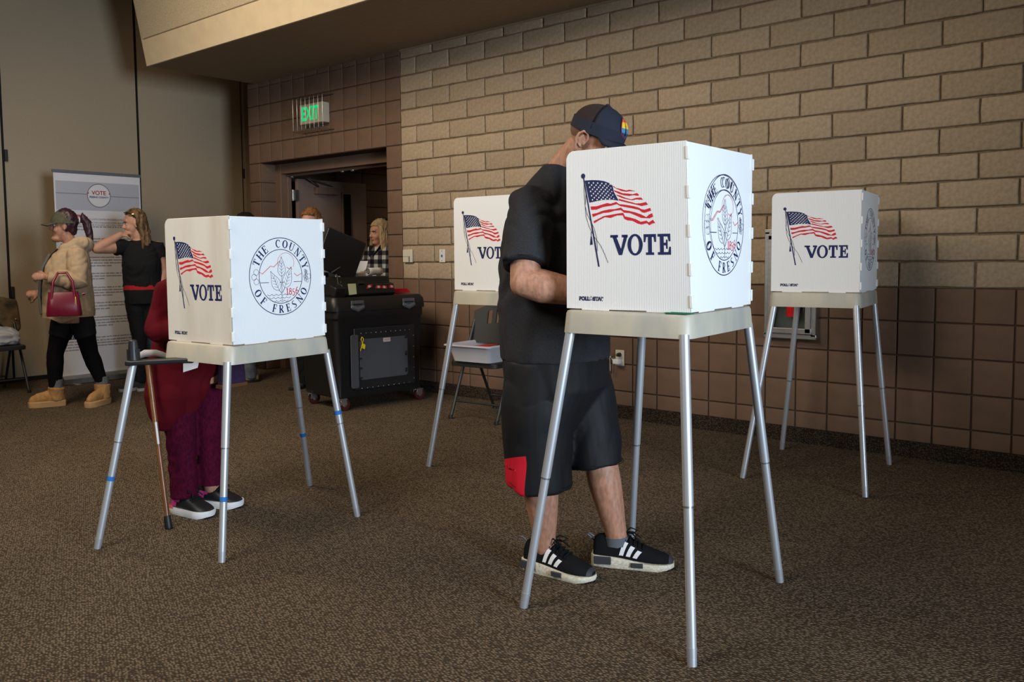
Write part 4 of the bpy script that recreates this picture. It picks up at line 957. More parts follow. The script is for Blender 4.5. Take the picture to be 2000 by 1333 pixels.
for i in range(33):
    a = 2*PI*i/32; V.append([Vector((-.035+(.222+q)*math.copysign(abs(math.cos(a))**.87, math.cos(a)), (.210+q)*math.copysign(abs(math.sin(a))**.87, math.sin(a)), z-.045*max(0, min(1, (.10-abs(-.035+.22*math.cos(a)+.08))/.1)))) for z, q in ((.752, -.008), (.752, .004), (.800, .008), (.800, -.008))])
g.rings(V, cap=False); g.build('hem_band', m_hoodie, hd, smooth=60)
for (x, y, an, zt_) in ((-.165, .04, PI+.05, .165), (.222, -.05, PI+.95, .175)):
    Mx = Matrix.Translation((x, y, 0)) @ Matrix.Rotation(an, 4, 'Z')
    g = G(); g.tube([Mx @ Vector((0, 0, .05)), Mx @ Vector((0, 0, .10)), Mx @ Vector((-.005, 0, zt_-.005))], [.066, .068, .072], 18); g.tube([Mx @ Vector((-.02, 0, .075)), Mx @ Vector((.08, 0, .080)), Mx @ Vector((.15, 0, .068)), Mx @ Vector((.19, 0, .060))], [.056, .056, .052, .038], 16, 'round', ell=.8, up=(0, 1, 0))
    bt = remesh(g, 'boot', m_suede, w1, .006, 4, fold=.003, ff=(20, 20, 20))
    g = G(); ol = [(-.076, -.04), (-.082, 0), (-.076, .04), (-.02, .060), (.10, .060), (.18, .060), (.225, .035), (.236, 0), (.225, -.035), (.18, -.060), (.10, -.060), (-.02, -.060)]
    g.prism(ol, .052, Mx); g.build('platform_sole', m_suede2, bt, bevel=.006)
    g = G(); g.tube([Mx @ Vector((-.004, 0, zt_-.03)), Mx @ Vector((-.008, 0, zt_+.062))], [.055, .056], 16); g.build('sock', m_sockg, w1, smooth=40)
hb = thing('handbag', 'glossy maroon handbag hanging from the forearm of the woman in the tan hoodie', 'handbag', (-1.56, -2.307, 0), CY+.462); hb.scale = (.90, .95, 1)
g = G(); rs = []
for z, a, b in ((.775, .140, .062), (.785, .144, .066), (.87, .134, .060), (.945, .122, .040), (.965, .112, .030)):
    rs.append([(-.064+a*math.copysign(abs(math.cos(t))**.35, math.cos(t)), -.345+b*math.copysign(abs(math.sin(t))**.5, math.sin(t)), z) for t in [2*PI*k/28 for k in range(28)]])
g.rings(rs); bg = g.build('bag_body', m_maroon, hb, smooth=50)
for y in (-.385, -.305):
    g = G(); g.tube([(-.155, y, .88), (-.155, y, .955), (-.140, y+(.345+y)*-.5, 1.05), (-.100, -.305, 1.118), (-.03, -.305, 1.118), (.012, y+(.345+y)*-.5, 1.05), (.022, y, .955), (.022, y, .88)], .0075, 8, ell=1.4); g.build('bag_handle', m_maroon, hb, smooth=60)
g = G(); g.box((-.064, -.345, .958), (.24, .03, .02)); g.build('bag_zip', mat('dark_maroon', (.05, .003, .01), .5), bg, bevel=.004)
g = G(); g.tube([(.085, -.345, .945), (.105, -.345, .95)], .012, 8); g.build('bag_tab', m_maroon, bg, smooth=40)
g = G(); g.box((.030, -.400, .885), (.012, .006, .05)); g.tube([(.03, -.395, .91), (.03, -.375, .945)], .003, 6); g.build('bag_charm', m_gold, bg)

# ---- woman in black with long wavy hair, hand at her neck ----------------------
m_wavy = mat('wavy_blond_brown_hair', (0.15, 0.085, 0.038), .6, spec=.3, var=.75, vs=26, stretch=(1, 1, .35), bump=.6, bs=150, bd=.003)
w2 = thing('person', 'woman in black T-shirt with long wavy hair, elbow raised before the banner', 'person', (-1.991, -1.492, 0), CY+.396); w2.scale = (.92, .95, 1)
H2 = hmat((-.042, -.01, 1.553), (-1, -.22, -.12), (0, 0, 1))
g = G(); head(g, H2, .98)
g.tube([(.02, 0, 1.33), (.0, -.005, 1.42), (-.03, -.01, 1.49)], [.06, .052, .052], 16, 'round')
g.hst([(.84, .02, 0, .15, .12), (.95, .02, 0, .155, .12), (1.1, .02, 0, .15, .11), (1.25, .02, 0, .15, .11), (1.35, .02, 0, .13, .085), (1.40, .015, 0, .07, .06)])
A2 = (((-.135, -.02, 1.335), (-.385, -.13, 1.318), (-.165, -.075, 1.445)), ((.175, -.01, 1.335), (.225, .01, 1.10), (.195, -.06, .915)))
for sh, el, wr in A2:
    sh, el, wr = map(Vector, (sh, el, wr)); g.tube([sh, sh.lerp(el, .5), el], [.054, .056, .046], 14, 'round'); g.tube([el, el.lerp(wr, .3), wr], [.046, .048, .030], 14, 'round')
hand(g, hmat((-.165, -.075, 1.445), (.85, .45, .25), (-.3, -.5, 1)), .7, -1, .9); hand(g, hmat((.193, -.062, .905), (-.05, -.05, -1), (1, -.2, 0)), .75, 1, .92)
for hp, kn, an in (((-.06, 0, .85), (-.03, -.02, .50), (-.045, -.02, .09)), ((.10, 0, .85), (.085, .0, .50), (.06, .01, .09))):
    g.tube([hp, kn, an], [.085, .055, .04], 12, 'round')
remesh(g, 'body', m_skin2, w2, .007, 4); face_parts(w2, H2, .98)
def waves(g, Mx):
    r3 = random.Random(5)
    for k in range(26):
        a = math.radians(98+164*k/25); x0, y0 = -.02+.085*math.cos(a), .080*math.sin(a); L = r3.uniform(.27, .36) if abs(math.sin(a)) > .25 else r3.uniform(.22, .30)
        pts = []
        for j in range(8):
            t = j/7; pts.append(Mx @ Vector((x0*(1+.25*t)+.012*math.sin(9*t+k*1.7), y0*(1+.35*t)+.012*math.cos(8*t+k*2.1), .06-.04*t-L*t)))
        g.tube(pts, [.018, .022, .022, .021, .020, .018, .014, .006], 8, 'round')
hair_shell(w2, H2, m_wavy, r=(.112, .090, .106), cut=-.012, extra=waves, fold=.008, vox=.007)
g = G()
for q in (1, -1): g.tube([H2 @ Vector((.055, q*.045, .108)), H2 @ Vector((.02, q*.085, .085)), H2 @ Vector((-.02, q*.098, .03))], .005, 6)
g.tube([H2 @ Vector((.060, -.05, .106)), H2 @ Vector((.072, 0, .103)), H2 @ Vector((.060, .05, .106))], [.012, .008, .012], 8, ell=.4); sg = g.build('sunglasses', m_bracket, w2, smooth=60)
g = G(); g.box(H2 @ Vector((.015, .096, .084)), (.022, .006, .012), H2.to_3x3()); g.build('gold_hinge', m_gold, sg)
g = G(); g.hst([(.965, .022, 0, .190, .142), (1.05, .022, 0, .188, .146), (1.17, .02, -.01, .190, .158), (1.27, .022, -.005, .182, .140), (1.35, .022, 0, .150, .102), (1.395, .018, 0, .095, .075)], 28)
for (sh, el, wr), k in zip(A2, (.38, .42)):
    sh, el = Vector(sh), Vector(el); g.tube([sh+Vector((.05 if sh.x < 0 else -.05, 0, 0)), sh, sh.lerp(el, k)], [.055, .074, .076], 16)
remesh(g, 't_shirt', m_blk, w2, .007, 4, fold=.007, ff=(9, 9, 7), seed=2)
g = G(); g.hst([(.915, .022, 0, .180, .138), (.978, .022, 0, .187, .143)], 28); g.build('red_undershirt', mat('red_cloth', (.40, .012, .018), .8), w2, smooth=40)
g = G(); g.hst([(.80, .02, 0, .168, .135), (.88, .022, 0, .180, .140), (.940, .022, 0, .186, .145)], 28)
for hp, kn, an in (((-.055, 0, .84), (-.025, -.02, .50), (-.045, -.02, .06)), ((.10, 0, .84), (.088, .0, .50), (.062, .01, .06))):
    hp, kn, an = map(Vector, (hp, kn, an)); g.tube([hp, hp.lerp(kn, .5), kn, kn.lerp(an, .5), an], [.105, .094, .078, .070, .066], 18, up=(0, 1, 0))
remesh(g, 'trousers', m_blk, w2, .007, 4, fold=.005, ff=(9, 9, 5), seed=6)
g = G(); g.tube([(.204, -.062+.034*math.cos(a), .935+.0*math.sin(a)) if False else (.197+.034*math.cos(a), -.056+.034*math.sin(a), .937) for a in [2*PI*k/16 for k in range(16)]], .009, 8, closed=True); g.box((.20, -.092, .937), (.034, .012, .034)); g.build('wristwatch', m_bracket, w2, smooth=60)
m_dshoe = mat('dark_grey_shoe', (.03, .03, .033), .7); m_psole = mat('pale_shoe_sole', (.30, .29, .27), .7)
plain_shoe(w2, (-.01, -.03, 0), PI+.5, .25, m_dshoe, m_psole); plain_shoe(w2, (.10, .0, 0), PI+.9, .25, m_dshoe, m_psole)
nb = thing('handbag', 'dark navy bag hanging from the lowered hand of the woman in black', 'handbag', (-1.991, -1.492, 0), CY+.396); nb.scale = (.92, .95, 1)
m_navybag = mat('navy_bag_leather', (.012, .013, .03), .5, spec=.4, bump=.1, bs=60)
g = G(); rs = []
for z, a, b in ((.31, .075, .05), (.33, .088, .065), (.45, .092, .068), (.56, .075, .045), (.585, .065, .03)):
    rs.append([(.13+a*math.copysign(abs(math.cos(t))**.5, math.cos(t)), -.115+b*math.copysign(abs(math.sin(t))**.5, math.sin(t)), z) for t in [2*PI*k/24 for k in range(24)]])
g.rings(rs); bb = g.build('bag_body', m_navybag, nb, smooth=50)
for y in (-.15, -.08):
    g = G(); g.tube([(.075, y, .56), (.10, y+.01, .67), (.150, -.100, .80), (.19, -.10, .815), (.205, y+.01, .68), (.19, y, .56)], .008, 8); g.build('bag_handle', m_navybag, nb, smooth=60)
for x in (.072, .19):
    g = G(); g.tube([(x, -.168, .56), (x, -.168, .53)], .006, 8); g.build('bag_ring', m_gold, bb, smooth=60)

# ---- small stooped voter in red behind the left booth --------------------------
m_redcoat = mat('dark_red_knit', (0.080, 0.003, 0.007), .9, spec=.1, bump=.3, bs=260, bd=.001)
m_mag = mat('magenta_dark_knit', (0.055, 0.002, 0.015), .9, spec=.1, var=.35, vs=60, stretch=(1.6, 1.6, .8), bump=.9, bs=95, bd=.004)
rp = thing('person', 'stooped voter in dark red coat and magenta trousers behind the left booth', 'person', (1.955, -3.255, 0))
H3 = hmat((.215, .0, 1.245), (.86, 0, -.5), (.5, 0, .86))
g = G(); head(g, H3, .92)
g.tube([(.06, 0, 1.12), (.12, 0, 1.17), (.18, 0, 1.20)], [.06, .052, .05], 14, 'round')
g.hst([(.62, -.02, 0, .12, .13), (.80, -.02, 0, .12, .13), (.95, 0, 0, .11, .14), (1.05, .03, 0, .09, .14), (1.14, .06, 0, .06, .09)])
A3 = (((.06, -.14, 1.07), (.06, -.20, .90), (.26, -.13, .90)), ((.06, .14, 1.07), (.06, .20, .90), (.25, .12, .90)))
for sh, el, wr in A3: g.tube([sh, el], [.045, .04], 12, 'round'); g.tube([el, wr], [.04, .028], 12, 'round')
hand(g, hmat((.26, -.13, .90), (1, .2, -.1), (0, 0, 1)), .5, 1, .85); hand(g, hmat((.25, .12, .90), (1, -.2, -.1), (0, 0, 1)), .4, -1, .85)
for hp, kn, an in (((-.01, -.075, .66), (.015, -.075, .38), (.020, -.068, .08)), ((-.01, .075, .66), (.02, .07, .38), (.015, .075, .10))): g.tube([hp, kn, an], [.075, .055, .038], 12, 'round')
remesh(g, 'body', m_skin, rp, .007, 4); face_parts(rp, H3, .92)
hair_shell(rp, H3, mat('grey_hair', (.18, .17, .16), .7, var=.4, vs=60), r=(.102, .085, .100))
g = G()
for hp, kn, an in (((-.02, -.075, .66), (.012, -.075, .38), (.016, -.070, .085)), ((-.01, .075, .66), (.022, .072, .38), (.022, .070, .115))):
    hp, kn, an = map(Vector, (hp, kn, an)); g.tube([hp, hp.lerp(kn, .5), kn, kn.lerp(an, .5), an], [.080, .078, .071, .066, .068], 18, up=(0, 1, 0))
g.hst([(.62, -.01, 0, .085, .12), (.75, -.01, 0, .10, .13)])
remesh(g, 'trousers', m_mag, rp, .0065, 4, fold=.006, ff=(7, 7, 11), seed=1)
g = G()
g.hst([(.415, -.035, -.095, .075, .07), (.47, -.035, -.092, .105, .10), (.58, -.035, -.065, .145, .140), (.72, -.025, -.025, .162, .165), (.85, -.01, 0, .150, .17), (.97, .01, 0, .132, .17), (1.07, .04, 0, .11, .16), (1.14, .075, 0, .075, .10), (1.17, .10, 0, .06, .07)], 30)
for sh, el, wr in A3:
    sh, el, wr = map(Vector, (sh, el, wr)); g.tube([sh, el], [.066, .06], 14, 'round'); g.tube([el, el.lerp(wr, .9)], [.06, .042], 14)
coat = remesh(g, 'coat', m_redcoat, rp, .007, 4, fold=.009, ff=(8, 8, 4), seed=8)
acc2 = (mat('pink_panel', (.42, .035, .17), .6), mat('coral_flash', (.62, .10, .10), .6))
m_wsole = mat('white_rubber_sole', (.68, .67, .66), .6)
def sm2(x, y, a, z=0): return Matrix.Translation((x, y, z)) @ Matrix.Rotation(math.radians(a), 4, 'Z')
shoe(rp, sm2(-.050, -.085, 13), .240, m_bracket, m_wsole, 'walk', -1, acc2, .95); shoe(rp, sm2(-.070, .055, 24), .240, m_bracket, m_wsole, 'walk', 1, acc2, .95)
for x, y in ((.0, -.073), (-.005, .084)):
    g = G(); g.tube([(x, y, .06), (x+.004, y, .125)], [.040, .039], 14); g.build('sock', mat('patterned_sock', (.30, .16, .13), .9, var=.6, vs=70, col2=(.05, .22, .12)), rp, smooth=60)
g = G(); g.rings([[(.131, -.118, .745), (.155, -.052, .745)], [(.133, -.121, .700), (.152, -.058, .716)]], cap=False, closed=False); o = g.build('pocket_paper', m_paper, coat); o.modifiers.new('s', 'SOLIDIFY').thickness = .001
sb = thing('shoulder_bag', 'small purple and brown shoulder bag behind the front leg of the left booth', 'bag', (2.105, -3.135, 0), math.radians(8))
g = G(); g.box((0, 0, .675), (.05, .15, .13), None, .88); sbb = g.build('bag_body', mat('purple_cloth', (.022, .007, .032), .7, var=.3, vs=60), sb, bevel=.014)
m_brownl = mat('brown_leather', (.10, .042, .016), .5)
g = G(); g.box((0, 0, .612), (.054, .156, .022)); g.build('bag_base', m_brownl, sbb, bevel=.006)
g = G(); g.tube([(0, -.068, .72), (-.02, -.068, .86), (-.06, -.06, 1.0), (-.09, -.02, 1.10)], .009, 8, ell=.4); g.tube([(0, .068, .72), (-.02, .068, .86), (-.06, .05, 1.0), (-.09, -.02, 1.10)], .009, 8, ell=.4); g.build('bag_strap', m_brownl, sb, smooth=60)
g = G(); g.tube([(.034, -.06, .70), (.036, -.06, .66)], .007, 8); g.build('bag_buckle', m_gold, sbb, smooth=60)

# ---- three people in and by the doorway -----------------------------------------
def bystander(label, loc, Hh, top, legs, shoes, skin, hair, facing=PI, arms=None, extra=None, hc=None, rz=CY, cut=.005, sl=False):
    p = thing('person', label, 'person', loc, rz); k = Hh/1.70
    fx, fy = math.cos(facing), math.sin(facing)
    Hx = hmat((.01*fx, .01*fy, 1.573*k), (fx, fy, -.04), (0, 0, 1)); Z = lambda v: (v[0]*k, v[1]*k, v[2]*k)
    arms = arms or (((-.0, -.19, 1.37), (.02, -.25, 1.10), (-.02, -.24, .86)), ((0, .19, 1.37), (.02, .25, 1.10), (-.02, .24, .86)))
    def L(v): return (v[0]*fx*k-v[1]*fy*k, v[0]*fy*k+v[1]*fx*k, v[2]*k)     # x forward, y left
    g = G(); head(g, Hx, .98); g.tube([L((-.02, 0, 1.36)), L((-.005, 0, 1.44)), L((.01, 0, 1.52))], [.062, .054, .052], 14, 'round')
    rows = ((.80, 0, .105, .15), (.95, 0, .115, .155), (1.1, 0, .11, .14), (1.28, 0, .11, .165), (1.38, -.01, .085, .15), (1.43, -.015, .06, .09))
    def HS(g, rows, s=1.0, n=24):
        rs = []
        for z, x, a, b in rows: rs.append([L((x+a*s*math.cos(t), b*s*math.sin(t), z)) for t in [2*PI*q/n for q in range(n)]])
        g.rings(rs)
    HS(g, rows)
    for sh, el, wr in arms: g.tube([L(sh), L(el)], [.046, .040], 12, 'round'); g.tube([L(el), L(wr)], [.040, .028], 12, 'round')
    for (sh, el, wr), sg in zip(arms, (1, -1)):
        d = Vector(L(wr))-Vector(L(el)); hand(g, hmat(Vector(L(wr))+d.normalized()*.01, d, Vector((0, 0, 1)) if abs(d.normalized().z) < .8 else Vector((-fy*sg, fx*sg, 0))*-1), .5, sg, .92)
    lg = (((0, -.09, .82), (.015, -.09, .47), (-.01, -.09, .09)), ((0, .09, .82), (.02, .09, .47), (.0, .09, .09)))
    for hp, kn, an in lg: g.tube([L(hp), L(kn), L(an)], [.085, .056, .040], 12, 'round')
    remesh(g, 'body', skin, p, .008, 4); face_parts(p, Hx, .98); hair(p, Hx)
    g = G()
    for hp, kn, an in lg: g.tube([L(hp), L(kn), L((an[0], an[1], .035))], [.105, .085, .078], 16, up=(0, 1, 0))
    HS(g, ((.76, 0, .12, .165), (.94, 0, .122, .162))); remesh(g, 'trousers', legs, p, .008, 4, fold=.006, ff=(9, 9, 7))
    g = G(); HS(g, ((.86, 0, .135, .175), (.95, 0, .135, .175), (1.1, 0, .128, .165), (1.28, 0, .128, .185), (1.38, -.01, .10, .16), (1.425, -.012, .074, .09)))
    for sh, el, wr in arms:
        sh, el, wr = Vector(sh), Vector(el), Vector(wr); g.tube([L(sh), L(sh.lerp(el, .5)), L(el)], [.066, .062, .056], 14, 'round'); g.tube([L(el), L(el.lerp(wr, .92))], [.056, .042], 14)
    remesh(g, 'shirt', top, p, .008, 4, fold=.006, ff=(9, 9, 7))
    for y in (-.09, .09): c = L((-.085, y, 0)); plain_shoe(p, (c[0], c[1], 0), facing+(.25 if y > 0 else -.25), .27, *shoes)
    return p, Hx
m_darkhair = mat('black_hair', (.012, .010, .010), .5, bump=.5, bs=140)
m_tansh = mat('tan_shoe', (.22, .15, .085), .8, var=.2, vs=40); m_dks = mat('dark_sole', (.02, .018, .016), .7)
bystander('person in blue jeans and tan shoes, hidden behind the left booth\'s white screen', (-1.62, -.60, 0), 1.655, m_blk, m_jean, (m_tansh, m_dks), m_skin, lambda p, Hx: hair_shell(p, Hx, m_darkhair), PI+.35)
m_ginger = mat('ginger_hair', (.20, .085, .025), .75, var=.5, vs=50, bump=.8, bs=90, bd=.004)
m_teal = mat('dark_shirt', (.02, .024, .03), .85)
def ginger(p, Hx):
    def ex(g, Mx):
        for k in range(16):
            a = math.radians(60+240*k/15); g.ell((-.03+.085*math.cos(a), .078*math.sin(a), .03), (.026, .026, .03), Mx, 8, 6)
    hair_shell(p, Hx, m_ginger, r=(.112, .094, .112), fold=.010, extra=ex)
bystander('ginger-haired person behind the ballot box, only the hair showing above the left booth', (-.70, -.50, 0), 1.665, m_teal, m_blk, (m_dshoe, m_dks), m_skin2, ginger, -PI/2-.3)
# plaid shirt
mp_, nt, b = base('buffalo_plaid', (.02, .02, .02), .9, 0, .1)
tc = nd(nt, 'ShaderNodeTexCoord'); sp = nd(nt, 'ShaderNodeSeparateXYZ'); nt.links.new(tc.outputs['Object'], sp.inputs[0])
def st(o, per, ph): return mth('GREATER_THAN', mth('FRACT', mth('MULTIPLY_ADD', o, 1/per, ph), 0), .52)
sx, sz = st(sp.outputs[0], .085, .1), st(sp.outputs[2], .085, .45)
rmp = nd(nt, 'ShaderNodeValToRGB'); rmp.color_ramp.interpolation = 'CONSTANT'; el = rmp.color_ramp.elements
el[0].color = (.010, .010, .012, 1); el[1].position = .4; el[1].color = (.075, .08, .085, 1); e3 = el.new(.9); e3.color = (.50, .50, .50, 1)
nt.links.new(mth('MULTIPLY', mth('ADD', sx, sz), .5), rmp.inputs[0]); nt.links.new(rmp.outputs[0], b.inputs['Base Color'])
m_blond = mat('blond_hair', (.42, .30, .17), .6, var=.35, vs=30, stretch=(1, 1, .3), bump=.5, bs=130)
def blond(p, Hx):
    def ex(g, Mx):
        for k in range(18):
            a = math.radians(62+236*k/17); g.tube([Mx @ Vector((-.01+.085*math.cos(a)*(1+.1*j), .082*math.sin(a)*(1+.1*j), .05-.075*j)) for j in range(4)], [.02, .022, .02, .008], 8, 'round')
    hair_shell(p, Hx, m_blond, r=(.110, .092, .112), fold=.006, extra=ex)
    g = G(); g.ell((-.055, .01, .135), (.026, .05, .018), Hx, 12, 8); g.ell((-.04, -.04, .135), (.02, .02, .018), Hx, 10, 6); g.build('hair_clip', m_bracket, p, smooth=180)
pl_, HP = bystander('blond woman in black and white plaid shirt, reading a paper in the doorway', (-.655, .31, 0), 1.575, mp_, m_blk, (m_dshoe, m_dks), m_skin2, blond, PI+.75, (((0, -.18, 1.37), (.06, -.23, 1.13), (.27, -.10, 1.16)), ((0, .18, 1.37), (.05, .23, 1.13), (.28, .06, 1.14))))
g = G()
for y in (-1, 1): g.tube([HP @ Vector((.055, y*.075, -.135)), HP @ Vector((.105, y*.03, -.22))], [.02, .012], 8, 'round', ell=.4)
g.build('shirt_collar', m_blk, pl_, smooth=60)
g = G(); Mx = Matrix.Translation((-.665, .045, 1.105)) @ Matrix.Rotation(.45, 4, 'Z') @ Matrix.Rotation(math.radians(58), 4, 'X')
g.prism([(-.07, -.09), (.07, -.09), (.07, .09), (-.07, .09)], .001, Mx); tag(g.build('paper_sheet', m_paper), 'white sheet of paper held up by the blond woman in plaid', 'paper')
# ================================================================== OTHER THINGS
# ---- ballot box on casters ----------------------------------------------------
m_blkp = mat('black_moulded_plastic', (.010, .010, .011), .42, spec=.45, var=.1, vs=20, bump=.06, bs=300)
m_greyp = mat('dark_grey_panel', (.060, .062, .068), .5, spec=.35)
m_latch = mat('grey_latch', (.11, .12, .14), .4, spec=.5)
m_wheel = mat('maroon_wheel', (.07, .012, .010), .45)
BX, BY, BRZ = .245, -.715, math.radians(-7.5)
bx = thing('ballot_box', 'large black wheeled ballot box with grey door, beside the doorway', 'ballot box', (BX, BY, 0), BRZ)
def rrect(hx, hy, r, z, n=5):
    o = []
    for cx, cy, a in ((hx-r, hy-r, 0), (-hx+r, hy-r, 90), (-hx+r, -hy+r, 180), (hx-r, -hy+r, 270)):
        o += [(cx+r*math.cos(math.radians(a+k*90/n)), cy+r*math.sin(math.radians(a+k*90/n)), z) for k in range(n+1)]
    return o
g = G(); g.rings([rrect(.255, .395, .03, .100), rrect(.265, .405, .03, .115), rrect(.275, .425, .04, .72), rrect(.288, .44, .05, .74), rrect(.288, .44, .05, .795)]); g.build('bin', m_blkp, bx, smooth=35)
g = G(); g.rings([rrect(.298, .455, .055, .797), rrect(.298, .455, .055, .82), rrect(.292, .45, .055, .875), rrect(.27, .43, .05, .905), rrect(.20, .36, .04, .908)]); lid = g.build('lid', m_blkp, bx, smooth=35)
XF = .277
g = G(); g.box((XF+.002, .035, .405), (.016, .60, .50)); dfr = g.build('door_panel', m_blkp, bx, bevel=.012)
Mx = plane_m((XF+.008, .02, .40), (0, 1, 0), (0, 0, 1))
def rr2(hx, hy, r): return [(x, y) for x, y, z in rrect(hx, hy, r, 0)]
g = G(); g.prism(rr2(.235, .165, .025), .006, Mx); g.build('door_inset', m_greyp, dfr, bevel=.002)
g = G(); g.prism(rr2(.036, .215, .018), .010, Mx @ Matrix.Translation((-.285, -.01, 0))); hs_ = g.build('hinge_strip', m_greyp, dfr, bevel=.003)
for k in range(5):
    g = G(); g.box((XF+.019, -.238+.02, .565-.077*k), (.008, .035, .012)); g.build('hinge_knuckle', m_blkp, hs_, bevel=.002)
for k in range(3):
    g = G(); g.box((XF+.016, .235, .56-.14*k), (.008, .02, .035)); g.build('door_slot', m_blkp, dfr, bevel=.002)
for k in range(26):
    if k < 11: y, z = -.20+.048*k, .612
    elif k < 21: y, z = -.20+.052*(k-11), .168
    else: y, z = .318, .20+.09*(k-21)
    g = G(); g.ell((XF+.011, y, z), (.003, .0042, .0042), None, 8, 5); g.build('rivet', m_steel, dfr, smooth=180)
for y in (-.235, .265):
    g = G(); g.box((.300, y, .852), (.012, .115, .050)); g.tube([(.306, y-.05, .825), (.306, y, .805), (.306, y+.05, .825)], [.016, .02, .016], 10, 'round', ell=.5, up=(1, 0, 0)); l_ = g.build('latch', m_latch, lid, bevel=.006)
    g = G(); g.box((.3085, y, .848), (.004, .092, .010)); g.build('latch_slot', m_blkp, l_)
for x, y in ((.235, -.375), (.235, .375), (-.225, -.375), (-.225, .375)):
    g = G(); g.box((x, y, .097), (.09, .09, .008)); g.box((x-.022, y+.02, .070), (.004, .060, .058)); g.box((x+.027, y+.018, .074), (.004, .066, .052), None, .8); cs = g.build('caster', m_steel, bx, bevel=.002)
    g = G(); g.lathe([(.020, -.016), (.047, -.016), (.050, -.010), (.050, .010), (.047, .016), (.020, .016)], (x, y+.035, .050), (1, 0, 0), 20); g.build('wheel', m_wheel, cs, smooth=40)
    g = G(); g.lathe([(.008, -.024), (.022, -.019), (.022, .019), (.008, .024)], (x, y+.035, .050), (1, 0, 0), 14); g.build('hub', m_steel, cs, smooth=40)
g = G(); g.prism([(-.035, -.016), (.035, -.016), (.035, .016), (-.035, .016)], .001, plane_m((XF+.0145, .045, .545), (0, 1, 0), (0, 0, 1))); lb = g.build('door_label', mat('pale_pink_label', (.55, .46, .44), .7), dfr)
text('VOTE', .022, plane_m((XF+.016, .045, .545), (0, 1, 0), (0, 0, 1)), 'label_print', mat('dark_print', (.06, .05, .06), .7), lb, thick=0)
ys = G(); ys.tube([(0, 0, .050), (.004, .012, .035), (0, .004, .0), (.006, -.012, -.035), (.004, -.02, -.06)], .0032, 6); ys.tube([(.0, 0, .05), (.006, -.014, .03), (.0, .002, .0)], .0032, 6); ys.prism([(-.010, -.04), (.014, -.05), (.020, -.014), (-.006, 0)], .003, plane_m((.006, .006, .0), (0, 1, 0), (0, 0, 1)))
o = ys.build('seal_tie', mat('yellow_plastic', (.72, .56, .01), .5), smooth=40); tag(o, 'yellow security seal looped through the ballot box\'s grey door', 'seal'); 
o.matrix_world = bx.matrix_basis @ Matrix.Translation((XF+.024, -.20, .535))
# ---- ballot scanner standing on the box ---------------------------------------
sn = thing('ballot_scanner', 'black ballot scanner with raised screen lid on top of the ballot box', 'scanner', (BX, BY, .908), BRZ)
g = G(); g.rings([[(.235, y, 0), (.250, y, .02), (.235, y, .095), (.175, y, .105), (.165, y, .155), (.02, y, .155), (-.20, y, .13), (-.20, y, 0)] for y in (-.335, .165)]); g.build('scanner_body', m_blkp, sn, bevel=.006)
g = G(); g.box((.215, -.365, .045), (.10, .10, .085), Matrix.Rotation(.25, 3, 'Y')); g.build('ballot_slot', m_blkp, sn, bevel=.01)
g = G(); g.box((.225, -.16, .10), (.05, .05, .03), Matrix.Rotation(-.6, 3, 'Y')); g.tube([(.17, -.12, .11), (.10, -.16, .24)], .009, 8); g.tube([(.17, -.30, .11), (.10, -.34, .24)], .009, 8); g.build('lid_arm', m_blkp, sn, smooth=40)
ML = plane_m((.16, -.285, .335), Vector((.0, .93, -.34)), Vector((.12, .32, .90)))
g = G(); g.prism(rr2(.185, .165, .015), .035, ML @ Matrix.Translation((0, 0, -.035))); lidp = g.build('screen_lid', m_blkp, sn, bevel=.006)
g = G(); g.prism(rr2(.155, .125, .006), .002, ML @ Matrix.Translation((0, .01, -.0365))); g.build('screen', mat('screen_glass', (.02, .022, .026), .08, spec=.6), lidp)
g = G(); g.box((.05, -.33, .215), (.20, .09, .006), Matrix.Rotation(.5, 3, 'X')); g.build('screen_shade', m_latch, sn, bevel=.002)
def onbox(name, label, cat, g, m, loc, group=None, bevel=0, smooth=0):
    o = g.build(name, m, smooth=smooth, bevel=bevel); o.matrix_world = bx.matrix_basis @ Matrix.Translation(loc); return tag(o, label, cat, group)
g = G(); g.prism([(-.036, -.045), (.036, -.04), (.038, .045), (-.036, .045)], .0015, plane_m((0, 0, 0), (0, 1, 0), (-.17, 0, 1)))
onbox('sticky_note', 'pale yellow sticky note on the front of the ballot scanner', 'note', g, mat('pale_yellow_paper', (.60, .62, .42), .9), (.2445, -.245, .908+.058))
m_sred = mat('red_sticker', (.55, .03, .03), .5); m_swht = mat('white_sticker', (.62, .60, .60), .6)
for y, dz, r, wh in ((-.085, .006, .25, 'leftmost, tilted up'), (.005, 0, -.03, 'second from the left'), (.062, -.003, -.12, 'third from the left'), (.135, 0, -.08, 'rightmost')):
    o = thing('seal_sticker', 'small red and white seal sticker on the ballot scanner, %s of four' % wh, 'sticker', (0, 0, 0), 0, 'red and white seal stickers on the scanner')
    o.matrix_world = bx.matrix_basis @ Matrix.Translation((.2425, y, .908+.070+dz)) @ Matrix.Rotation(r, 4, 'X') @ Matrix.Rotation(math.radians(-10), 4, 'Y')
    P0 = plane_m((0, 0, 0), (0, 1, 0), (0, 0, 1))
    g = G(); g.prism([(-.030, -.009), (-.016, -.014), (.022, -.012), (.030, -.004), (.026, .011), (-.016, .012)], .002, P0); g.build('red_seal', m_sred, o)
    g = G(); g.prism([(-.010, -.010), (.014, -.010), (.012, .008), (-.008, .010)], .0008, P0 @ Matrix.Translation((0, 0, .002))); g.build('white_patch', m_swht, o)
g = G(); rs = []
for k in range(22):
    a = math.radians(200-k*15); rr_ = .036-.0004*k; rs.append([(rr_*math.cos(a), y, .038+rr_*math.sin(a)) for y in (-.072, -.03, .03, .072)])
g.rings(rs, cap=False, closed=False); sp_ = [(.031+.006*k, y, .034-.0085*k) for k in range(4) for y in (-.045, .045)]
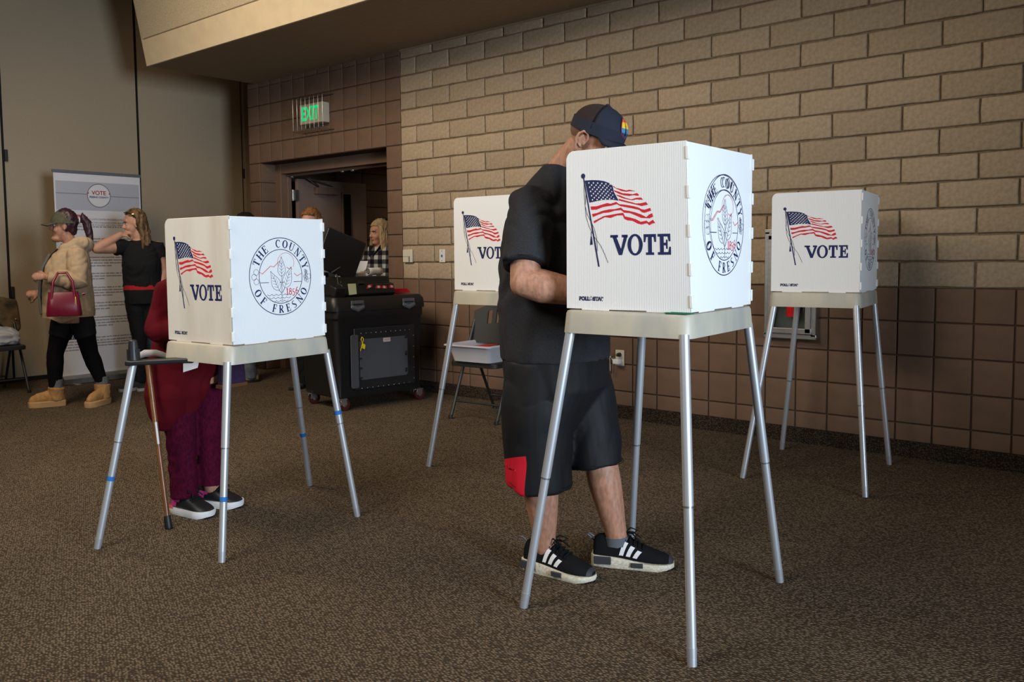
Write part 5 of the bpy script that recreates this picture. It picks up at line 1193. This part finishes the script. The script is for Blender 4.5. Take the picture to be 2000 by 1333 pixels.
o = onbox('paper_roll', 'curled white receipt paper roll on top of the ballot scanner', 'paper roll', g, m_paper, (.07, .085, .908+.153), smooth=180); o.modifiers.new('s', 'SOLIDIFY').thickness = .002; o.rotation_euler.z += .12
for k in range(3):
    g = G(); g.box((0, 0, .006), (.15, .20, .010)); o = onbox('paper_pad', 'white paper in the thin stack on the ballot scanner, %s' % ('lowest', 'middle', 'top')[k], 'paper', g, m_paper, (-.02, -.09, .908+.150+.0105*k), 'papers stacked on the scanner'); o.rotation_euler.z += .08*k
g = G(); g.lathe([(.010, 0), (.011, .004), (.011, .05), (.006, .056), (.006, .07)], n=14); onbox('small_bottle', 'small pale bottle standing beside the papers on the scanner', 'bottle', g, mat('pale_bottle', (.5, .5, .47), .4), (-.06, -.155, .908+.149), smooth=40)
for k in range(4):
    g = G(); g.box((0, 0, .005), (.24, .31, .008)); o = onbox('red_folder', 'red folder on the right end of the ballot box, %s of the stack' % ('lowest', 'second from bottom', 'third from bottom', 'topmost')[k], 'folder', g, mat('red_folder_card', (.48, .012, .02), .6), (-.06, .31-.01*k, .909+.0095*k), 'red folders stacked on the ballot box', bevel=.001); o.rotation_euler.z += .06*(k-1.5)

# ---- folding chairs --------------------------------------------------------------
m_ch = mat('black_chair_metal', (.012, .012, .012), .4, spec=.5); m_chs = mat('black_chair_plastic', (.016, .015, .014), .5, spec=.4, bump=.05, bs=200)
def folding_chair(label, loc, rz):
    """faces local -y"""
    t = thing('folding_chair', label, 'chair', loc, rz)
    for sx in (-1, 1):
        x = sx*.215
        g = G(); g.tube([(x, -.27, .0), (x, -.10, .40), (x*.98, .07, .80)] , .0125, 12); g.build('front_leg', m_ch, t, smooth=40)
        g = G(); g.tube([(x*.90, .26, .0), (x*.90, .06, .40), (x*.90, .03, .44)], .0115, 12); g.build('rear_leg', m_ch, t, smooth=40)
        for y, xx in ((-.27, x), (.26, x*.90)):
            g = G(); g.lathe([(.016, 0), (.017, .012), (.014, .03)], (xx, y, 0), n=12); g.build('leg_cap', m_chs, t, smooth=40)
    g = G(); g.tube([(-.205, -.215, .13), (.205, -.215, .13)], .008, 8); g.build('stretcher', m_ch, t, smooth=40)
    g = G(); g.tube([(-.19, .20, .12), (.19, .20, .12)], .008, 8); g.build('stretcher', m_ch, t, smooth=40)
    g = G(); g.rings([[(x, y, z) for x, y, z in rrect(.215, .20, .05, z_)] for z_ in (.405, .415, .440)]+[rrect(.20, .185, .045, .447)]); s = g.build('seat', m_chs, t, bevel=.004); 
    for v in s.data.vertices: v.co.y -= .08
    # curved back with three fanned slots
    g = G(); cols = []
    NX, NZ = 13, 7
    def bp_(u, v): 
        x = (u-.5)*.43; top = .80+.065*math.sin(PI*u); z = .555+(top-.555)*v
        return Vector((x, .02+(z-.55)*.20+.05*math.cos(PI*(u-.5))-.03, z))
    F_, B_ = {}, {}
    for i in range(NX):
        for j in range(NZ): p = bp_(i/(NX-1), j/(NZ-1)); F_[i, j] = g.bm.verts.new(p); B_[i, j] = g.bm.verts.new(p+Vector((0, .012, 0)))
    hole = {(3, 3), (3, 4), (5, 3), (5, 4), (7, 3), (7, 4), (9, 3), (9, 4)}
    for i in range(NX-1):
        for j in range(NZ-1):
            if (i, j) in hole: continue
            g.face((F_[i, j], F_[i+1, j], F_[i+1, j+1], F_[i, j+1])); g.face((B_[i, j], B_[i, j+1], B_[i+1, j+1], B_[i+1, j]))
            for (a, b_), nb in (((((i, j), (i+1, j))), (i, j-1)), ((((i+1, j+1), (i, j+1))), (i, j+1)), ((((i, j+1), (i, j))), (i-1, j)), ((((i+1, j), (i+1, j+1))), (i+1, j))):
                if nb in hole or not (0 <= nb[0] < NX-1 and 0 <= nb[1] < NZ-1): g.face((F_[a], B_[a], B_[b_], F_[b_]))
    g.build('backrest', m_chs, t, smooth=50)
    return t
c1 = folding_chair('black folding chair by the block wall, carrying the grey tub', (1.535, -.52, 0), math.radians(4))
m_tub = mat('pale_grey_tub', (.50, .49, .51), .45, spec=.4)
tb = thing('tub', 'pale grey plastic tub standing on the black folding chair\'s seat', 'tub', (1.555, -.635, .447), math.radians(4))
g = G(); o_ = [rrect(.17, .185, .03, .0), rrect(.195, .225, .035, .112), rrect(.20, .23, .035, .118), rrect(.222, .252, .04, .118), rrect(.222, .252, .04, .126), rrect(.198, .228, .035, .128), rrect(.19, .22, .035, .116), rrect(.165, .18, .03, .006)]
g.rings(o_); tbb = g.build('tub_body', m_tub, tb, smooth=35)
g = G(); g.tube([(-.223, -.07, .112), (-.228, -.06, .100), (-.228, .06, .100), (-.223, .07, .112)], .005, 8); g.build('tub_handle', m_tub, tb, smooth=40)
g = G(); g.box((0, 0, 0), (.20, .25, .006)); o = g.build('red_folder', MATS['red_folder_card'], bevel=.001); o.location = (1.50, -.655, .540); o.rotation_euler = (.02, -.12, .3); tag(o, 'red folder lying across the grey tub on the folding chair', 'folder')
c2 = folding_chair('black folding chair at the far left with a brown jacket over its back', (-2.86, -2.50, 0), math.radians(90))
m_coat = mat('brown_camouflage_jacket', (.13, .085, .035), .9, var=.8, vs=9, col2=(.025, .02, .012), bump=.3, bs=200)
g = G()
P = [(-.26, .07, .50), (-.255, .065, .62), (-.245, .06, .78), (-.235, .085, .865)]
rs = []
for u in range(13):
    x = -.27+.54*u/12; top = .845+.05*math.sin(PI*u/12); bot = .47+.10*abs(math.sin(u*.9+.4))+(.10 if 3 < u < 9 else 0)
    rs.append([(x, .012-.015*math.sin(u*1.3), bot), (x*.99, .00, .62), (x*.96, .02, top-.04), (x*.95, .055, top+.018), (x*.95, .10, top-.02), (x*.98, .125, .66), (x, .13+.012*math.sin(u*1.1), .46)])
g.rings(rs, cap=False, closed=False); jk = g.build('jacket', m_coat, smooth=180, sub=1); jk.modifiers.new('s', 'SOLIDIFY').thickness = .014
jk.matrix_world = c2.matrix_basis @ Matrix.Translation((0, -.012, 0)); tag(jk, 'brown patterned jacket draped over the back of the far left chair', 'jacket')
for x, z in ((.235, .50), (.215, .58), (.225, .67)):
    g = G(); g.ell((x, .0, z), (.008, .006, .008), None, 8, 6); g.build('snap_button', m_gold, jk, smooth=180)
g = G(); g.hst([(.0, 0, 0, .17, .13), (.03, 0, 0, .19, .15), (.10, .01, 0, .175, .135), (.15, .0, .01, .13, .09), (.165, .0, .02, .07, .05)], 24)
pb = remesh(g, 'plastic_bag', mat('thin_white_plastic', (.42, .42, .44), .3, spec=.5), None, .008, 3, fold=.014, ff=(11, 11, 11)); pb.matrix_world = c2.matrix_basis @ Matrix.Translation((.02, -.11, .452)); tag(pb, 'crumpled white plastic bag on the seat of the far left chair', 'bag')

# ---- roll-up banner -----------------------------------------------------------------
m_bwhite = mat('banner_white', (.62, .60, .62), .7, spec=.2); m_bgrey = mat('banner_grey', (.40, .40, .44), .7, spec=.2); m_bred = mat('banner_red', (.38, .012, .025), .7); m_bblue = mat('banner_blue', (.02, .045, .12), .7); m_btxt = mat('banner_text', (.16, .15, .17), .7); m_bink = mat('banner_logo_blue', (.03, .05, .22), .7)
bn = thing('banner', 'tall white roll-up banner with printed notices, standing before the partition', 'banner', (-2.85, -1.88, 0), PI/2)
BWd = .86
g = G(); g.rings([[(x, y, z) for y, z in ((-.075, .006), (-.07, .055), (-.03, .085), (.03, .085), (.07, .055), (.075, .006))] for x in (-.01, BWd+.01)]); bs_ = g.build('base_case', m_steel, bn, smooth=30)
for x in (.10, BWd-.10):
    g = G(); g.box((x, -.05, .005), (.05, .22, .009)); g.build('base_foot', m_steel, bs_, bevel=.003)
g = G(); g.tube([(BWd/2, .02, .08), (BWd/2, .02, 2.05)], .008, 8); g.build('pole', m_steel, bn, smooth=40)
g = G(); g.box((BWd/2, .002, 2.075), (BWd+.02, .02, .03)); g.build('top_rail', m_latch, bn, bevel=.004)
g = G(); g.box((BWd/2, 0, 1.075), (BWd, .002, 1.98)); sh_ = g.build('sheet', m_bwhite, bn)
def BP(x, z, dz=0): return plane_m((x, -.0032-dz, z), (1, 0, 0), (0, 0, 1))
BL = [m_bgrey, m_bwhite, m_bred, m_bblue, m_btxt, m_bink]
p = Print(plane_m((0, -.0012, 0), (1, 0, 0), (0, 0, 1)))
def brect(x0, z0, x1, z1, mi, z=.0006): p.poly([(x0, z0), (x1, z0), (x1, z1), (x0, z1)], mi, z)
brect(.015, 1.705, BWd-.015, 1.985, 0); brect(.015, 1.862, .33, 1.868, 4, .0009); brect(BWd-.33, 1.848, BWd-.015, 1.854, 4, .0009)
p.circ((.43, 1.855), .118, 4, .0010, 40); p.circ((.43, 1.855), .110, 1, .0013, 40)
brect(.055, 1.615, .275, 1.660, 2)
r4 = random.Random(11)
def para(z, n, x0=.04, x1=.80, h=.012, gap=.028, first=None, last=.6):
    for i in range(n):
        x = first if (first and i == 0) else x0; xe = x1 if i < n-1 else x0+(x1-x0)*last
        while x < xe:
            wd = r4.uniform(.012, .055); 
            k = x
            while k < x+wd: brect(k, z-i*gap, k+.0065, z-i*gap+h*r4.choice((1, 1, .8)), 4); k += .0085
            x += wd+.010
para(1.538, 1, last=1); para(1.510, 1, last=.35)
para(1.420, 4); para(1.235, 4); para(1.075, 3, gap=.027, last=.5); para(.935, 4, gap=.027); para(.78, 3, gap=.030, last=.55); para(.635, 4, gap=.028, first=.27)
brect(.055, .635, .25, .668, 2); brect(.055, .435, .275, .472, 3); para(.435, 1, first=.30, last=1); para(.405, 4, gap=.027, last=.15)
bp_o = p.g.build('banner_print', BL, sh_)
def btext(body, size, x, z, m, align='CENTER', off=.0): return text(body, size, BP(x, z), 'banner_lettering', m, sh_, align, off)
btext('VOTE', .056, .43, 1.880, m_bred, off=.0012); btext('FRESNO COUNTY', .0235, .43, 1.838, m_bink, off=.001); btext('ENGLISH', .038, .165, 1.637, m_bwhite, off=.0006); btext('VIETNAMESE', .032, .165, .453, m_bwhite, off=.0005)
for x in (.325, .535):
    pp_ = Print(plane_m((x, -.0032, 1.876), (1, 0, 0), (0, 0, 1))); pp_.star((0, 0), .011, 2, 0); pp_.g.build('banner_star', BL, sh_)
btext('THIS VOTE CENTER PROVIDES A FACSIMILE', .0225, .295, 1.618, m_btxt, 'LEFT'); btext('OFFICIAL BALLOT TRANSLATED IN THE LANGUAGES LISTED. BILINGUAL', .0205, .04, 1.585, m_btxt, 'LEFT'); btext('INTERPRETING SERVICES ARE AVAILABLE. ASK A POLL WORKER', .0205, .10, 1.562, m_btxt, 'LEFT')

# ---- exit sign in its wire guard -----------------------------------------------------
ex = thing('exit_sign', 'lit green EXIT sign in a wire guard above the doorway', 'exit sign', (-1.185, -.005, 2.640))
g = G(); g.box((0, -.045, 0), (.36, .09, .195)); eb = g.build('housing', mat('cream_sign_housing', (.52, .46, .33), .6), ex, bevel=.006)
text('EXIT', .165, plane_m((-.01, -.0925, -.003), (1, 0, 0), (0, 0, 1)) @ Matrix.Diagonal((.80, 1.12, 1, 1)), 'exit_lettering', emit('lit_green', (.0, .55, .16), 1.0), eb, off=.004)
for k in range(8):
    x = -.235+.067*k; g = G(); g.tube([(x, .0, .170), (x, -.125, .165), (x, -.13, .15), (x, -.13, -.15), (x, -.125, -.165), (x, 0, -.170)], .0032, 6); g.build('guard_wire', m_steel, ex, smooth=60)
for z in (.168, -.168):
    g = G(); g.tube([(-.245, -.004, z), (.245, -.004, z)], .004, 6); g.build('guard_rail', m_dark, ex, smooth=60)

# ---- wall plates, outlet, extinguisher cabinet ---------------------------------------
m_plate = mat('ivory_plate', (.62, .57, .45), .45, spec=.4)
t = thing('thermostat', 'square ivory thermostat cover on the tan block wall near the corner', 'thermostat', (.088, -.010, 1.2265))
g = G(); g.box((0, -.012, 0), (.118, .024, .118)); b_ = g.build('cover', m_plate, t, bevel=.006)
g = G(); g.box((.028, -.025, -.028), (.012, .003, .05)); g.box((-.01, -.0245, -.005), (.09, .001, .003)); g.build('grille', m_latch, b_)
t = thing('wall_plate', 'narrow white wall plate with a blue jack, right of the thermostat', 'wall plate', (.512, -.010, 1.2255))
g = G(); g.box((0, -.004, 0), (.070, .008, .115)); b_ = g.build('plate', mat('white_plate', (.66, .64, .60), .4), t, bevel=.003)
g = G(); g.box((0, -.010, 0), (.017, .006, .020)); g.build('jack', m_tape, b_, bevel=.002)
for z in (.042, -.042):
    g = G(); g.lathe([(.004, 0), (.003, .002)], (0, -.008, z), (0, -1, 0), 8); g.build('screw', m_dark, b_)
t = thing('power_outlet', 'wall outlet with plugged-in adapters low on the brown blocks behind the man', 'outlet', (2.335, -.008, .455))
g = G(); g.box((0, -.004, 0), (.075, .008, .118)); b_ = g.build('plate', m_plate, t, bevel=.003)
g = G(); g.tube([(0, -.008, .024), (0, -.035, .024)], [.017, .013], 12); g.tube([(0, -.035, .024), (-.03, -.045, .018), (-.05, -.05, .0), (-.06, -.03, -.12)], .004, 8); g.build('black_plug', m_ch, t, smooth=40)
g = G(); g.box((-.012, -.030, -.026), (.05, .045, .038)); g.build('white_adapter', m_wink, t, bevel=.006)
g = G(); g.tube([(-.035, -.04, -.02), (-.06, -.045, .01), (-.07, -.03, .0), (-.075, -.02, -.10)], .0035, 8); g.build('adapter_cord', m_wink, t, smooth=40)
fc = thing('extinguisher_cabinet', 'silver-framed glazed fire extinguisher cabinet on the wall behind the right booth', 'cabinet', (3.635, 0, 1.028))
cw, chh, dp = .152, .335, .065
for c, s_ in (((0, -dp/2, chh), (2*cw+.04, dp, .035)), ((0, -dp/2, -chh), (2*cw+.04, dp, .035)), ((-cw, -dp/2, 0), (.035, dp, 2*chh)), ((cw, -dp/2, 0), (.035, dp, 2*chh))):
    g = G(); g.box(c, s_); g.build('case_side', m_steel, fc, bevel=.004)
g = G(); g.box((0, -.008, 0), (2*cw, .006, 2*chh)); g.build('case_back', mat('dark_case_back', (.10, .105, .095), .6), fc)
g = G()
for c, s_ in (((0, -dp-.008, chh-.035), (2*cw-.01, .016, .035)), ((0, -dp-.008, -chh+.035), (2*cw-.01, .016, .035)), ((-cw+.03, -dp-.008, 0), (.035, .016, 2*chh-.05)), ((cw-.03, -dp-.008, 0), (.035, .016, 2*chh-.05))): g.box(c, s_)
dd = g.build('door_frame', m_steel, fc, bevel=.002)
mg, nt, b = base('clear_glass', (.9, .95, .93), .03); b.inputs['Transmission Weight'].default_value = 1; b.inputs['IOR'].default_value = 1.1
g = G(); g.box((0, -dp-.006, 0), (2*cw-.07, .004, 2*chh-.09)); g.build('glass_pane', mg, dd)
fe = thing('fire_extinguisher', 'red fire extinguisher with white label inside the glazed wall cabinet', 'fire extinguisher', (3.655, -.012, .800))
m_fred = mat('extinguisher_red', (.50, .012, .015), .3, spec=.5)
g = G(); g.lathe([(.02, 0), (.040, .004), (.043, .02), (.043, .34), (.036, .375), (.016, .395), (.014, .41)], (0, -.05+.006, .015), n=24); eb = g.build('cylinder', m_fred, fe, smooth=40)
for v in eb.data.vertices: v.co.y = -.044+(v.co.y+.044)*.9
g = G(); g.box((0, -.044, .435), (.03, .022, .05)); g.box((.012, -.044, .465), (.085, .018, .010)); g.build('valve_handle', m_ch, fe, bevel=.003)
g = G(); g.tube([(-.015, -.044, .43), (-.05, -.046, .40), (-.055, -.044, .25), (-.052, -.044, .15)], .008, 8); g.build('hose', m_ch, fe, smooth=60)
g = G(); g.rings([[(.044*math.sin(a), -.044-.0405*math.cos(a), z) for a in [math.radians(-38+76*k/8) for k in range(9)]] for z in (.16, .285)], cap=False, closed=False); g.build('label', m_swht, eb, smooth=60)
g = G(); g.poly([(-.020, -.0862, .115+.04), (.020, -.0862, .115+.04), (0, -.0868, .145+.045)]); g.build('triangle_mark', m_fred, eb)

# ---- walking cane leaning on the left booth's bracket ----------------------------------
cn = thing('walking_cane', 'brown wooden walking cane leaning against the left booth\'s black bracket', 'cane', (2.128, -3.495, 0))
A_, B_ = Vector((0, 0, .0)), Vector((-.162, .012, .760)); at = lambda s_: A_.lerp(B_, s_)
g = G(); g.tube([at(.06), at(.98)], [.0105, .013], 14); cs_ = g.build('shaft', mat('varnished_brown_wood', (.17, .065, .022), .3, spec=.5, var=.3, vs=30, stretch=(4, 4, .4)), cn, smooth=40)
g = G(); g.tube([at(0), at(.006), at(.055), at(.075)], [.017, .018, .0165, .0145], 16); g.build('rubber_tip', m_bracket, cn, smooth=40)
g = G(); g.tube([at(.97), at(1.0)], [.016, .016], 14); g.build('collar', m_steel, cn, smooth=40)
g = G(); g.tube([B_+Vector((-.045, -.03, .012)), B_+Vector((-.01, -.004, .030)), B_+Vector((.02, .03, .030)), B_+Vector((.045, .075, .014))], [.012, .017, .016, .012], 14, 'round'); g.build('handle', mat('grey_cane_handle', (.36, .34, .32), .6), cn, smooth=180)
g = G(); g.tube([at(.50)+Vector((.012, -.004, 0)), at(.63)+Vector((.013, -.004, 0))], .0055, 8); g.build('reflector_strip', mat('pale_strip', (.55, .60, .60), .4), cn, smooth=40)
